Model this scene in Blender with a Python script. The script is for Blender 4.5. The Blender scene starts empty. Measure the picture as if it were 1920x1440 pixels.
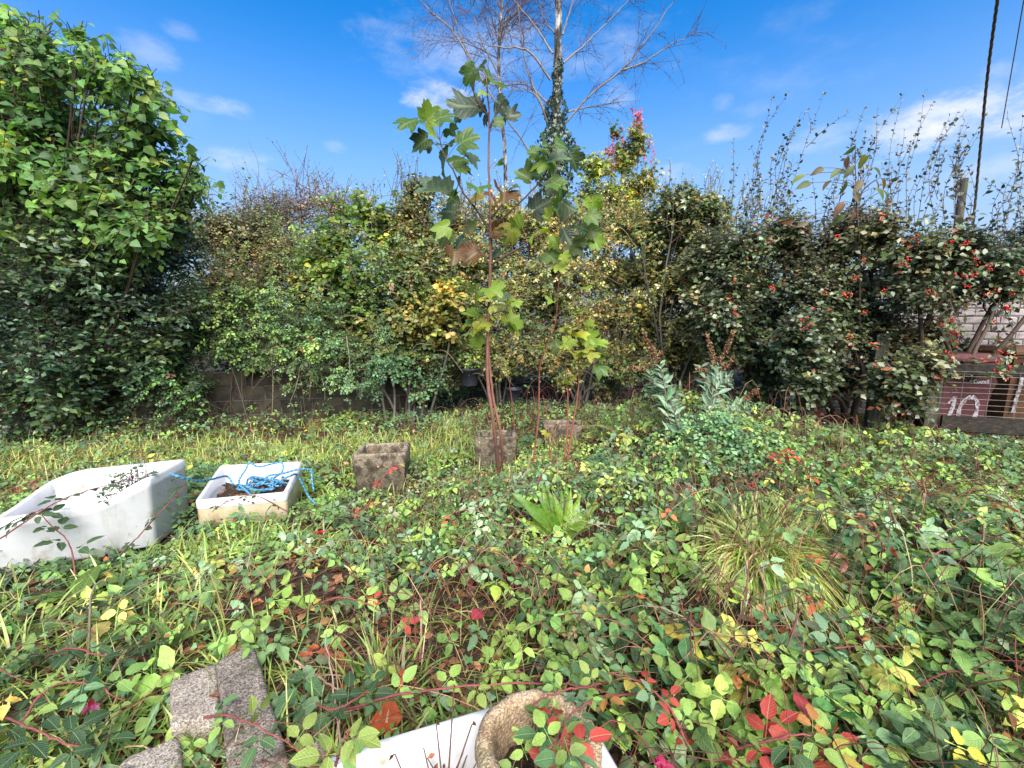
import bpy, math, time
import numpy as np
from mathutils import Matrix, Vector
T0 = time.time()
rng = np.random.default_rng(11)
SC = bpy.context.scene
COL = SC.collection

# ------------------------------------------------------------------ camera
F_PX, PITCH, EYE = 805.0, math.radians(7.8), 1.55
cam_d = bpy.data.cameras.new('camera'); cam = bpy.data.objects.new('camera', cam_d); COL.objects.link(cam)
cam_d.sensor_width = 36; cam_d.lens = 36 * F_PX / 1920; cam_d.clip_start = 0.05; cam_d.clip_end = 2000
cam.location = (0, 0, EYE); cam.rotation_euler = (math.pi / 2 - PITCH, 0, 0)
SC.camera = cam
CP, SP = math.cos(PITCH), math.sin(PITCH)
def ray(px, py):
    v = (py - 720) / F_PX
    return np.array([(px - 960) / F_PX, CP - v * SP, -SP - v * CP])
def at(px, py, Y):
    d = ray(px, py); return d * (Y / d[1]) + np.array([0, 0, EYE])
def on_z(px, py, z):
    d = ray(px, py); return d * ((z - EYE) / d[2]) + np.array([0, 0, EYE])
def mpp(py, Y):                      # metres per photo pixel at depth Y
    return Y / ray(960, py)[1] / F_PX

# ------------------------------------------------------------------ light
SUN_EL, SUN_AZ = math.radians(44), math.radians(170)     # azimuth clockwise from +Y
sun_d = bpy.data.lights.new('sun', 'SUN'); sun_o = bpy.data.objects.new('sun', sun_d); COL.objects.link(sun_o)
sun_d.energy = 4.0; sun_d.angle = math.radians(58); sun_d.color = (1.0, 0.94, 0.83)
sdir = Vector((math.sin(SUN_AZ) * math.cos(SUN_EL), math.cos(SUN_AZ) * math.cos(SUN_EL), math.sin(SUN_EL)))
sun_o.rotation_euler = (-sdir).to_track_quat('-Z', 'Y').to_euler()

world = bpy.data.worlds.new('World'); SC.world = world; world.use_nodes = True
WN, WL = world.node_tree.nodes, world.node_tree.links
WN.clear()
def wn(t, **k):
    n = WN.new(t)
    for a, b in k.items(): setattr(n, a, b)
    return n
def wmath(op, a, b=None, c=None):
    n = wn('ShaderNodeMath', operation=op)
    for i, x in enumerate((a, b, c)):
        if x is None: continue
        if isinstance(x, (int, float)): n.inputs[i].default_value = x
        else: WL.new(x, n.inputs[i])
    return n.outputs[0]
w_out = wn('ShaderNodeOutputWorld'); w_bg = wn('ShaderNodeBackground')
w_sky = wn('ShaderNodeTexSky', sky_type='NISHITA')
w_sky.sun_disc = False; w_sky.sun_elevation = SUN_EL; w_sky.sun_rotation = SUN_AZ
w_sky.air_density = 1.0; w_sky.dust_density = 0.6; w_sky.ozone_density = 3.0
w_hsv = wn('ShaderNodeHueSaturation'); w_hsv.inputs['Saturation'].default_value = 1.0; w_hsv.inputs['Value'].default_value = 1.0
w_hsv.inputs['Hue'].default_value = 0.5
WL.new(w_sky.outputs[0], w_hsv.inputs['Color'])
w_tint = wn('ShaderNodeMix', data_type='RGBA', blend_type='MULTIPLY'); w_tint.inputs[0].default_value = 1
WL.new(w_hsv.outputs[0], w_tint.inputs[6]); w_tint.inputs[7].default_value = (.14, 1.22, 2.05, 1)
w_tc = wn('ShaderNodeTexCoord')
w_noise = wn('ShaderNodeTexNoise'); w_noise.inputs['Scale'].default_value = 9; w_noise.inputs['Detail'].default_value = 9; w_noise.inputs['Roughness'].default_value = .64
w_map = wn('ShaderNodeMapping'); w_map.inputs['Scale'].default_value = (1, 1, 2.2)
WL.new(w_tc.outputs['Generated'], w_map.inputs[0]); WL.new(w_map.outputs[0], w_noise.inputs['Vector'])
mask = None
def dotn(vec):
    n = wn('ShaderNodeVectorMath', operation='DOT_PRODUCT'); WL.new(w_tc.outputs['Generated'], n.inputs[0]); n.inputs[1].default_value = vec
    return n.outputs['Value']
def cloud(px, py, wpx, hpx, k):
    global mask
    d = Vector(ray(px, py)).normalized(); r = d.cross(Vector((0, 0, 1))).normalized(); u = r.cross(d)
    sc = 1 / (F_PX * np.linalg.norm(ray(px, py)))
    a = wmath('DIVIDE', dotn(r), wpx * sc); b = wmath('DIVIDE', dotn(u), hpx * sc)
    q = wmath('ADD', wmath('MULTIPLY', a, a), wmath('MULTIPLY', b, b))
    q = wmath('ADD', q, wmath('MULTIPLY', wmath('SUBTRACT', w_noise.outputs[0], .5), 8))
    m = wn('ShaderNodeMapRange', interpolation_type='SMOOTHSTEP'); WL.new(q, m.inputs[0])
    m.inputs[1].default_value = -1.6; m.inputs[2].default_value = 1.7; m.inputs[3].default_value = min(1, k * (1.1 if k > .7 else .8)); m.inputs[4].default_value = 0
    f = wmath('GREATER_THAN', dotn(d), 0.3)
    mm = wmath('MULTIPLY', m.outputs[0], f)
    mask = mm if mask is None else wmath('MAXIMUM', mask, mm)
cloud(1840, 215, 150, 50, .98); cloud(1745, 232, 60, 34, .85); cloud(1862, 155, 28, 26, .6)
cloud(818, 184, 62, 24, .85); cloud(395, 196, 66, 18, .55); cloud(280, 92, 44, 26, .38); cloud(335, 58, 28, 14, .3)
cloud(470, 306, 80, 20, .55); cloud(430, 292, 36, 12, .5); cloud(1356, 250, 44, 14, .55); cloud(1415, 206, 34, 14, .22); cloud(1355, 190, 16, 13, .25)
cloud(1160, 180, 28, 18, .4); cloud(740, 128, 40, 18, .3); cloud(920, 90, 170, 70, .42); cloud(1080, 60, 130, 70, .38)
cloud(1250, 330, 60, 20, .4); cloud(1540, 265, 50, 20, .4); cloud(625, 275, 18, 10, .35); cloud(1830, 320, 80, 25, .45)
# thin scattered cloud over the rest of the sky
w_n2 = wn('ShaderNodeTexNoise'); w_n2.inputs['Scale'].default_value = 3.1; w_n2.inputs['Detail'].default_value = 8; w_n2.inputs['Roughness'].default_value = .6
WL.new(w_map.outputs[0], w_n2.inputs['Vector'])
mr = wn('ShaderNodeMapRange', interpolation_type='SMOOTHSTEP'); WL.new(w_n2.outputs[0], mr.inputs[0])
mr.inputs[1].default_value = .56; mr.inputs[2].default_value = .78; mr.inputs[4].default_value = .16
mask = wmath('MAXIMUM', mask, mr.outputs[0])
# pale haze low in the sky
w_sep = wn('ShaderNodeSeparateXYZ'); WL.new(w_tc.outputs['Generated'], w_sep.inputs[0])
w_hz = wn('ShaderNodeMapRange', interpolation_type='SMOOTHSTEP'); WL.new(w_sep.outputs[2], w_hz.inputs[0])
w_hz.inputs[1].default_value = .02; w_hz.inputs[2].default_value = .56; w_hz.inputs[3].default_value = 1; w_hz.inputs[4].default_value = 0
w_hm = wn('ShaderNodeMix', data_type='RGBA'); WL.new(w_hz.outputs[0], w_hm.inputs[0]); WL.new(w_tint.outputs[2], w_hm.inputs[6]); w_hm.inputs[7].default_value = (4.0, 5.1, 6.7, 1)
w_cl = wn('ShaderNodeMix', data_type='RGBA'); WL.new(mask, w_cl.inputs[0]); WL.new(w_hm.outputs[2], w_cl.inputs[6])
w_cl.inputs[7].default_value = (7.4, 7.5, 7.8, 1)
WL.new(w_cl.outputs[2], w_bg.inputs['Color']); w_bg.inputs['Strength'].default_value = 0.048
WL.new(w_bg.outputs[0], w_out.inputs[0])
SC.view_settings.view_transform = 'Standard'; SC.view_settings.look = 'None'
SC.view_settings.gamma = 1; SC.view_settings.use_curve_mapping = False
SC.view_settings.exposure = 1.52
SC.cycles.max_bounces = 5; SC.cycles.diffuse_bounces = 2; SC.cycles.transparent_max_bounces = 8

# ------------------------------------------------------------------ mesh helpers
def nrm(a): return a / np.maximum(np.linalg.norm(a, axis=-1, keepdims=True), 1e-9)
class Geo:
    def __init__(s): s.V, s.F, s.C, s.U, s.n = [], [], [], [], 0
    def add(s, V, F, C=None, U=None):
        V = np.asarray(V, float).reshape(-1, 3); F = np.asarray(F, int).reshape(-1, 3)
        if C is None: C = np.ones((len(V), 3)) * .5
        C = np.asarray(C, float)
        if C.ndim == 1: C = np.tile(C, (len(V), 1))
        if U is None: U = np.zeros((len(V), 2))
        s.V.append(V); s.F.append(F + s.n); s.C.append(C); s.U.append(U); s.n += len(V)
        return s
    def mesh(s, name, mats, loc=(0, 0, 0), smooth=True):
        V = np.concatenate(s.V) - np.asarray(loc, float); F = np.concatenate(s.F); C = np.concatenate(s.C); U = np.concatenate(s.U)
        me = bpy.data.meshes.new(name)
        me.vertices.add(len(V)); me.vertices.foreach_set('co', V.astype(np.float32).ravel())
        me.loops.add(F.size); me.loops.foreach_set('vertex_index', F.astype(np.int32).ravel())
        me.polygons.add(len(F)); me.polygons.foreach_set('loop_start', np.arange(0, F.size, 3, dtype=np.int32))
        me.polygons.foreach_set('use_smooth', np.full(len(F), smooth))
        me.update(calc_edges=True)
        a = me.color_attributes.new('col', 'FLOAT_COLOR', 'POINT')
        a.data.foreach_set('color', np.c_[C, np.ones(len(C))].astype(np.float32).ravel())
        uv = me.uv_layers.new(name='UVMap'); uv.data.foreach_set('uv', U[F.ravel()].astype(np.float32).ravel())
        for m in (mats if isinstance(mats, (list, tuple)) else [mats]): me.materials.append(m)
        return me
    def part(s, name, mat, parent, smooth=True, kind=None, label=None):
        o = bpy.data.objects.new(name, s.mesh(name, mat, parent['at'] if parent is not None else (0, 0, 0), smooth)); COL.objects.link(o)
        if parent is not None: o.parent = parent; o['at'] = list(parent['at'])
        if kind: o['kind'] = kind
        if label: o['label'] = label
        return o
    def top(s, name, mat, label, cat, kind=None, group=None, smooth=True, loc=(0, 0, 0)):
        o = bpy.data.objects.new(name, s.mesh(name, mat, loc, smooth)); COL.objects.link(o); o.location = loc
        o['at'] = list(map(float, loc)); o['label'] = label; o['category'] = cat
        if kind: o['kind'] = kind
        if group: o['group'] = group
        return o
def thing(name, label, cat, loc, group=None):
    o = bpy.data.objects.new(name, None); COL.objects.link(o); o.location = tuple(map(float, loc)); o['at'] = list(map(float, loc))
    o['label'] = label; o['category'] = cat; o.empty_display_size = .1
    if group: o['group'] = group
    return o
def shared(name, me, parent, M, label=None):
    o = bpy.data.objects.new(name, me); COL.objects.link(o); o.parent = parent
    M = M.copy(); M[:3, 3] -= np.asarray(parent['at'])
    o.matrix_local = Matrix(M.tolist())
    if label: o['label'] = label
    return o

def spline(pts, n):
    P = np.asarray(pts, float); m = len(P)
    if m == 2: return P[0] + (P[1] - P[0]) * np.linspace(0, 1, n)[:, None]
    E = np.vstack([2 * P[0] - P[1], P, 2 * P[-1] - P[-2]])
    t = np.linspace(0, m - 1 - 1e-6, n); i = t.astype(int); f = (t - i)[:, None]
    a, b, c, d = E[i], E[i + 1], E[i + 2], E[i + 3]
    return .5 * (2 * b + (c - a) * f + (2 * a - 5 * b + 4 * c - d) * f ** 2 + (3 * b - a - 3 * c + d) * f ** 3)
def tubes(P, R, sides=5):
    """P (n,k,3) paths, R (n,k) radii -> V, F, U"""
    P = np.asarray(P, float); R = np.asarray(R, float)
    if P.ndim == 2: P, R = P[None], R[None]
    n, k, _ = P.shape
    T = nrm(np.gradient(P, axis=1))
    ref = np.where(np.abs(T[:, :1, 2:3]) > .85, np.array([1., 0, 0]), np.array([0, 0, 1.]))
    ref = np.broadcast_to(ref, T.shape)
    A = nrm(np.cross(T, ref)); B = np.cross(T, A)
    th = np.arange(sides) * 2 * np.pi / sides
    V = P[:, :, None] + R[:, :, None, None] * (A[:, :, None] * np.cos(th)[None, None, :, None] + B[:, :, None] * np.sin(th)[None, None, :, None])
    idx = np.arange(n * k * sides).reshape(n, k, sides)
    a, b = idx[:, :-1], idx[:, 1:]; a2, b2 = np.roll(a, -1, 2), np.roll(b, -1, 2)
    F = np.concatenate([np.stack([a, a2, b2], -1).reshape(-1, 3), np.stack([a, b2, b], -1).reshape(-1, 3)])
    L = np.concatenate([np.zeros((n, 1)), np.cumsum(np.linalg.norm(np.diff(P, axis=1), axis=-1), 1)], 1)
    U = np.stack(np.broadcast_arrays((th / (2 * np.pi))[None, None, :], L[:, :, None]), -1).reshape(-1, 2)
    return V.reshape(-1, 3), F, U
def tube(G, pts, r0, r1, n=10, sides=6, col=(.1, .06, .04), wob=0.):
    P = spline(pts, n)
    if wob: P = P + rng.normal(0, wob, P.shape) * np.linspace(.2, 1, n)[:, None]
    V, F, U = tubes(P, np.linspace(r0, r1, n), sides)
    G.add(V, F, np.asarray(col), U); return P

# ------------------------------------------------------------------ leaf templates: v (k,3) axis +y, normal +z, f, uv
def oval(n=2, w=.3, serr=0., fold=.12, droop=.12, p=.85, wav=0.):
    t = np.linspace(0, 1, n + 1)
    prof = w * np.sin(np.pi * t ** p) ** .85
    v, uv = [], []
    for i in range(n + 1): v.append((0, t[i], -droop * t[i] ** 2)); uv.append((.5, t[i]))
    L, R = [], []
    for i in range(1, n):
        s = 1 + (serr if i % 2 else -serr)
        for side, lst in ((-1, L), (1, R)):
            x = side * prof[i] * s
            lst.append(len(v)); v.append((x, t[i] - (.02 if i % 2 else -.02) * (serr > 0), fold * abs(x) / w - droop * t[i] ** 2 + wav * math.sin(i * 2.1 + side)))
            uv.append((.5 + side * .5 * s * prof[i] / w, t[i]))
    f = []
    for lst, fl in ((L, 1), (R, 0)):
        tri = [(0, 1, lst[0])]
        for i in range(len(lst) - 1): tri += [(i + 1, i + 2, lst[i]), (i + 2, lst[i + 1], lst[i])]
        tri.append((n - 1, n, lst[-1]))
        f += [x if fl else x[::-1] for x in tri]
    return dict(v=np.array(v, float), f=np.array(f), u=np.array(uv, float))
def combine(items):
    v, f, u, n = [], [], [], 0
    for T, s, ang, off, tilt in items:
        V = T['v'] * s; c, sn = math.cos(tilt), math.sin(tilt)
        V = np.c_[V[:, 0], V[:, 1] * c - V[:, 2] * sn, V[:, 1] * sn + V[:, 2] * c]
        c, sn = math.cos(ang), math.sin(ang)
        V = np.c_[V[:, 0] * c - V[:, 1] * sn, V[:, 0] * sn + V[:, 1] * c, V[:, 2]] + np.asarray(off)
        v.append(V); f.append(T['f'] + n); u.append(T['u']); n += len(V)
    return dict(v=np.concatenate(v), f=np.concatenate(f), u=np.concatenate(u))
def stalk(l, w=.012): return dict(v=np.array([(-w, -l, -.12 * l), (w, -l, -.12 * l), (w * .6, 0, 0), (-w * .6, 0, 0)], float), f=np.array([(0, 1, 2), (0, 2, 3)]), u=np.array([(.5, 0)] * 4, float))
def trif(T, pet=.5): return combine([(T, 1, 0, (0, .34, 0), -.1), (T, .84, 1.38, (-.07, .0, 0), -.16), (T, .84, -1.38, (.07, .0, 0), -.16), (stalk(pet), 1, 0, (0, .0, 0), 0), (stalk(.36), 1, 0, (0, .35, 0), 0)])
def lobed(ctrl, cup=.12, droop=.25, rings=True):
    th = np.array([a for a, r in ctrl] + [360 - a for a, r in ctrl[::-1] if a not in (0,)]); r = np.array([x for a, x in ctrl] + [x for a, x in ctrl[::-1] if a != 0])
    th = np.radians(th); x, y = np.sin(th) * r, np.cos(th) * r
    n = len(th)
    z = lambda x, y, r_: -droop * (x * x + y * y) + cup * np.cos(np.arctan2(x, y) * 5) * .3 * r_
    V = [(0, 0, 0)]; U = [(.5, .3)]
    V += list(zip(x * .55, y * .55, z(x * .55, y * .55, r * .55))); V += list(zip(x, y, z(x, y, r)))
    U += list(zip(.5 + x * .275, .3 + y * .35)); U += list(zip(.5 + x * .5, .3 + y * .65))
    f = []
    for i in range(n):
        j = (i + 1) % n
        f += [(0, 1 + j, 1 + i), (1 + i, 1 + j, 1 + n + j), (1 + i, 1 + n + j, 1 + n + i)]
    V = np.array(V, float); V[:, 1] += .0
    return dict(v=V, f=np.array(f), u=np.array(U, float))
SYC = lobed([(0, 1.0), (7, .88), (10, .9), (16, .76), (19, .78), (26, .62), (32, .76), (35, .74), (41, .9), (46, .98), (53, .86), (57, .87), (64, .72), (67, .73), (76, .56), (84, .66), (88, .64), (96, .76), (106, .62), (112, .63), (128, .50), (150, .40), (170, .2), (180, .04)], cup=.16, droop=.14)
IVY = lobed([(0, 1.0), (28, .5), (55, .8), (85, .45), (120, .62), (150, .42), (180, .2)], cup=.1, droop=.15)
MAPLE_S = lobed([(0, 1.0), (25, .45), (48, .9), (75, .4), (105, .6), (150, .35), (180, .1)], cup=.1, droop=.2)
OV4 = oval(2, .30, 0, .10, .10)
OV4W = oval(2, .42, 0, .10, .12)
OV8 = oval(3, .34, 0, .10, .16)
OVR = oval(4, .46, 0, .12, .16, p=.8)
LIME = combine([(oval(3, .46, .04, .10, .26, p=.65), 1, 0, (0, 0, 0), 0), (stalk(.35), 1, 0, (0, 0, 0), 0)])
LANCE = oval(5, .13, 0, .06, .35)
BRL = oval(7, .31, .06, .08, .18, p=.8, wav=.012)
BRM = oval(3, .33, .0, .10, .16, p=.8)
TRI_HI = trif(BRL); TRI_MID = trif(BRM); TRI_LO = trif(oval(2, .36, 0, .10, .12))
def fan(ctrl, cup=.1, droop=.2):
    th = np.radians([a for a, r in ctrl] + [360 - a for a, r in ctrl[::-1] if a not in (0, 180)]); r = np.array([x for a, x in ctrl] + [x for a, x in ctrl[::-1] if a not in (0, 180)])
    x, y = np.sin(th) * r, np.cos(th) * r; n = len(th); V = np.vstack([[[0, .1, cup * .3]], np.c_[x, y + .1, -droop * r * r + cup * np.cos(th * 3)]])
    return dict(v=V, f=np.array([(0, 1 + (i + 1) % n, 1 + i) for i in range(n)]), u=np.vstack([[[.5, .3]], np.c_[.5 + x * .5, .3 + y * .6]]))
IVY_F = fan([(0, 1.0), (32, .5), (60, .8), (95, .45), (130, .55), (180, .2)])
MAPLE_F = fan([(0, 1.0), (26, .42), (58, .85), (100, .38), (180, .25)])
def scatter(G, T, P, A, N, S, C, wid=None):
    P, A, N = np.asarray(P), nrm(np.asarray(A)), np.asarray(N)
    X = nrm(np.cross(A, N)); N = np.cross(X, A)
    S = np.broadcast_to(np.asarray(S, float), (len(P),))[:, None, None]
    t = T['v'][None]
    w = 1 if wid is None else np.asarray(wid)[:, None, None]
    V = P[:, None] + S * (w * t[..., 0:1] * X[:, None] + t[..., 1:2] * A[:, None] + t[..., 2:3] * N[:, None])
    k = len(T['v']); n = len(P)
    Fm = (T['f'][None] + (np.arange(n) * k)[:, None, None]).reshape(-1, 3)
    G.add(V.reshape(-1, 3), Fm, np.repeat(np.asarray(C), k, 0), np.tile(T['u'], (n, 1)))
def frame(P, A, N, S):
    A = A / np.linalg.norm(A); X = np.cross(A, N); X /= np.linalg.norm(X); N = np.cross(X, A)
    M = np.eye(4); M[:3, 0] = X * S; M[:3, 1] = A * S; M[:3, 2] = N * S; M[:3, 3] = P; return M
def pick(n, pal, jit=.18):
    c = np.array([p[0] for p in pal]); w = np.array([p[1] for p in pal], float)
    o = c[rng.choice(len(c), n, p=w / w.sum())] * .80
    return np.clip(o * np.exp(rng.normal(0, jit, (n, 1))) * np.exp(rng.normal(0, jit * .35, (n, 3))), .003, .8)
def rdir(n): return nrm(rng.normal(0, 1, (n, 3)))

# ------------------------------------------------------------------ materials
def newmat(name):
    m = bpy.data.materials.new(name); m.use_nodes = True
    return m, m.node_tree.nodes, m.node_tree.links
def leaf_mat(name, rough=.42, spec=.5, trans=.28, vein=.35, spots=0., bump=.25, under=1.25):
    m, N, L = newmat(name); bs = N['Principled BSDF']; out = N['Material Output']
    at_ = N.new('ShaderNodeAttribute'); at_.attribute_name = 'col'
    uv = N.new('ShaderNodeUVMap'); sep = N.new('ShaderNodeSeparateXYZ'); L.new(uv.outputs[0], sep.inputs[0])
    def mt(op, a, b=None):
        n = N.new('ShaderNodeMath'); n.operation = op
        for i, x in enumerate((a, b)):
            if x is None: continue
            if isinstance(x, (int, float)): n.inputs[i].default_value = x
            else: L.new(x, n.inputs[i])
        return n.outputs[0]
    ax = mt('ABSOLUTE', mt('SUBTRACT', sep.outputs[0], .5))
    mid = mt('MAXIMUM', mt('SUBTRACT', 1, mt('MULTIPLY', ax, 18)), 0)
    ph = mt('SUBTRACT', mt('MULTIPLY', sep.outputs[1], 8.0), mt('MULTIPLY', ax, 5.0))
    tri = mt('ABSOLUTE', mt('SUBTRACT', mt('FRACT', ph), .5))
    side = mt('MAXIMUM', mt('SUBTRACT', 1, mt('MULTIPLY', tri, 6)), 0)
    v = mt('MAXIMUM', mid, mt('MULTIPLY', side, .55))
    tc = N.new('ShaderNodeTexCoord'); nz = N.new('ShaderNodeTexNoise'); nz.inputs['Scale'].default_value = 22; nz.inputs['Detail'].default_value = 4
    L.new(tc.outputs['Object'], nz.inputs['Vector'])
    vr = N.new('ShaderNodeMapRange'); L.new(nz.outputs[0], vr.inputs[0]); vr.inputs[1].default_value = .3; vr.inputs[2].default_value = .7; vr.inputs[3].default_value = .72; vr.inputs[4].default_value = 1.3
    hv = N.new('ShaderNodeHueSaturation'); L.new(at_.outputs['Color'], hv.inputs['Color']); L.new(vr.outputs[0], hv.inputs['Value'])
    mx = N.new('ShaderNodeMix'); mx.data_type = 'RGBA'; L.new(mt('MULTIPLY', v, vein), mx.inputs[0]); L.new(hv.outputs[0], mx.inputs[6])
    lt = N.new('ShaderNodeMix'); lt.data_type = 'RGBA'; lt.inputs[0].default_value = .45; L.new(at_.outputs['Color'], lt.inputs[6]); lt.inputs[7].default_value = (.42, .5, .22, 1)
    L.new(lt.outputs[2], mx.inputs[7])
    col = mx.outputs[2]
    if spots:
        n2 = N.new('ShaderNodeTexNoise'); n2.inputs['Scale'].default_value = 120; n2.inputs['Detail'].default_value = 2; L.new(tc.outputs['Object'], n2.inputs['Vector'])
        s2 = N.new('ShaderNodeMapRange'); L.new(n2.outputs[0], s2.inputs[0]); s2.inputs[1].default_value = .66; s2.inputs[2].default_value = .72; s2.inputs[4].default_value = spots
        ms = N.new('ShaderNodeMix'); ms.data_type = 'RGBA'; L.new(s2.outputs[0], ms.inputs[0]); L.new(col, ms.inputs[6]); ms.inputs[7].default_value = (.09, .03, .015, 1); col = ms.outputs[2]
    ge = N.new('ShaderNodeNewGeometry')
    un = N.new('ShaderNodeHueSaturation'); un.inputs['Saturation'].default_value = .75; un.inputs['Value'].default_value = under; L.new(col, un.inputs['Color'])
    mu = N.new('ShaderNodeMix'); mu.data_type = 'RGBA'; L.new(ge.outputs['Backfacing'], mu.inputs[0]); L.new(col, mu.inputs[6]); L.new(un.outputs[0], mu.inputs[7])
    L.new(mu.outputs[2], bs.inputs['Base Color']); bs.inputs['Roughness'].default_value = rough; bs.inputs['Specular IOR Level'].default_value = spec
    if bump:
        bp = N.new('ShaderNodeBump'); bp.inputs['Strength'].default_value = bump; bp.inputs['Distance'].default_value = .004; L.new(mt('MULTIPLY', v, -1), bp.inputs['Height']); L.new(bp.outputs[0], bs.inputs['Normal'])
    tr = N.new('ShaderNodeBsdfTranslucent'); th = N.new('ShaderNodeHueSaturation'); th.inputs['Saturation'].default_value = 1.15; th.inputs['Value'].default_value = 1.6; L.new(col, th.inputs['Color']); L.new(th.outputs[0], tr.inputs['Color'])
    ms_ = N.new('ShaderNodeMixShader'); ms_.inputs[0].default_value = trans; L.new(bs.outputs[0], ms_.inputs[1]); L.new(tr.outputs[0], ms_.inputs[2]); L.new(ms_.outputs[0], out.inputs['Surface'])
    return m
def solid_mat(name, stops, scale=8, detail=6, rough=.8, bump=.3, bscale=None, coords='Object', stretch=(1, 1, 1), bdist=.01, spec=.3, attr=False, speck=None):
    """colour from a noise ramp; stops = [(pos, rgb), ...]; attr: multiply by the col attribute"""
    m, N, L = newmat(name); bs = N['Principled BSDF']
    tc = N.new('ShaderNodeTexCoord'); mp = N.new('ShaderNodeMapping'); mp.inputs['Scale'].default_value = stretch; L.new(tc.outputs[coords], mp.inputs[0])
    nz = N.new('ShaderNodeTexNoise'); nz.inputs['Scale'].default_value = scale; nz.inputs['Detail'].default_value = detail; nz.inputs['Roughness'].default_value = .62; L.new(mp.outputs[0], nz.inputs['Vector'])
    cr = N.new('ShaderNodeValToRGB'); e = cr.color_ramp.elements
    e[0].position, e[0].color = stops[0][0], (*stops[0][1], 1); e[1].position, e[1].color = stops[-1][0], (*stops[-1][1], 1)
    for p, c in stops[1:-1]: x = e.new(p); x.color = (*c, 1)
    L.new(nz.outputs[0], cr.inputs[0]); col = cr.outputs[0]
    n2 = N.new('ShaderNodeTexNoise'); n2.inputs['Scale'].default_value = bscale or scale * 6; n2.inputs['Detail'].default_value = 5; L.new(mp.outputs[0], n2.inputs['Vector'])
    if speck:
        vo = N.new('ShaderNodeTexVoronoi'); vo.inputs['Scale'].default_value = speck[0]; L.new(mp.outputs[0], vo.inputs['Vector'])
        hs = N.new('ShaderNodeSeparateColor'); L.new(vo.outputs['Color'], hs.inputs[0])
        r2 = N.new('ShaderNodeMapRange'); L.new(hs.outputs[0], r2.inputs[0]); r2.inputs[1].default_value = 0; r2.inputs[2].default_value = 1; r2.inputs[3].default_value = speck[1]; r2.inputs[4].default_value = speck[2]
        hv = N.new('ShaderNodeHueSaturation'); L.new(col, hv.inputs['Color']); L.new(r2.outputs[0], hv.inputs['Value']); col = hv.outputs[0]
    if attr:
        at_ = N.new('ShaderNodeAttribute'); at_.attribute_name = 'col'
        mu = N.new('ShaderNodeMix'); mu.data_type = 'RGBA'; mu.blend_type = 'MULTIPLY'; mu.inputs[0].default_value = 1; L.new(col, mu.inputs[6]); L.new(at_.outputs['Color'], mu.inputs[7]); col = mu.outputs[2]
    L.new(col, bs.inputs['Base Color']); bs.inputs['Roughness'].default_value = rough; bs.inputs['Specular IOR Level'].default_value = spec
    if bump:
        bp = N.new('ShaderNodeBump'); bp.inputs['Strength'].default_value = bump; bp.inputs['Distance'].default_value = bdist; L.new(n2.outputs[0], bp.inputs['Height']); L.new(bp.outputs[0], bs.inputs['Normal'])
    return m
M_LEAF = leaf_mat('hedge leaf', rough=.45, trans=.2, vein=.12, bump=0)
M_GLOSS = leaf_mat('glossy evergreen leaf', rough=.36, spec=.5, trans=.12, vein=.12, bump=0, under=1.9)
M_BIG = leaf_mat('broad leaf', rough=.46, spec=.35, trans=.36, vein=.45, bump=.4, spots=.6)
M_BRAM = leaf_mat('bramble leaf', rough=.55, spec=.28, trans=.22, vein=.55, spots=.8, bump=.5)
M_COVER = leaf_mat('ground cover leaf', rough=.6, spec=.25, trans=.2, vein=.45, spots=.25, bump=0)
M_FERN = leaf_mat('glossy fern frond', rough=.3, trans=.4, vein=.35, bump=.35)
M_GRASS = leaf_mat('grass blade', rough=.5, trans=.3, vein=0, bump=0)
M_DRY = leaf_mat('dry leaf', rough=.7, spec=.2, trans=.15, vein=.25, bump=.3)
M_TWIG = solid_mat('twig bark', [(.3, (.7, .7, .7)), (.7, (1.2, 1.2, 1.2))], scale=30, rough=.75, bump=.2, attr=True)
M_SOIL = solid_mat('soil', [(.3, (.022, .014, .008)), (.5, (.05, .03, .018)), (.7, (.09, .055, .03))], scale=14, rough=.95, bump=.9, bdist=.03)
M_BARK_W = solid_mat('birch bark', [(.42, (.02, .018, .016)), (.5, (.11, .095, .085)), (.58, (.34, .31, .28)), (.75, (.48, .45, .42))], scale=9, rough=.8, bump=.4, stretch=(1, 1, .55))
M_CERAM = solid_mat('white glaze', [(.26, (.17, .14, .09)), (.33, (.40, .36, .30)), (.42, (.54, .525, .525)), (.7, (.585, .575, .59))], scale=6, rough=.22, bump=.05, spec=.5)
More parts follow.
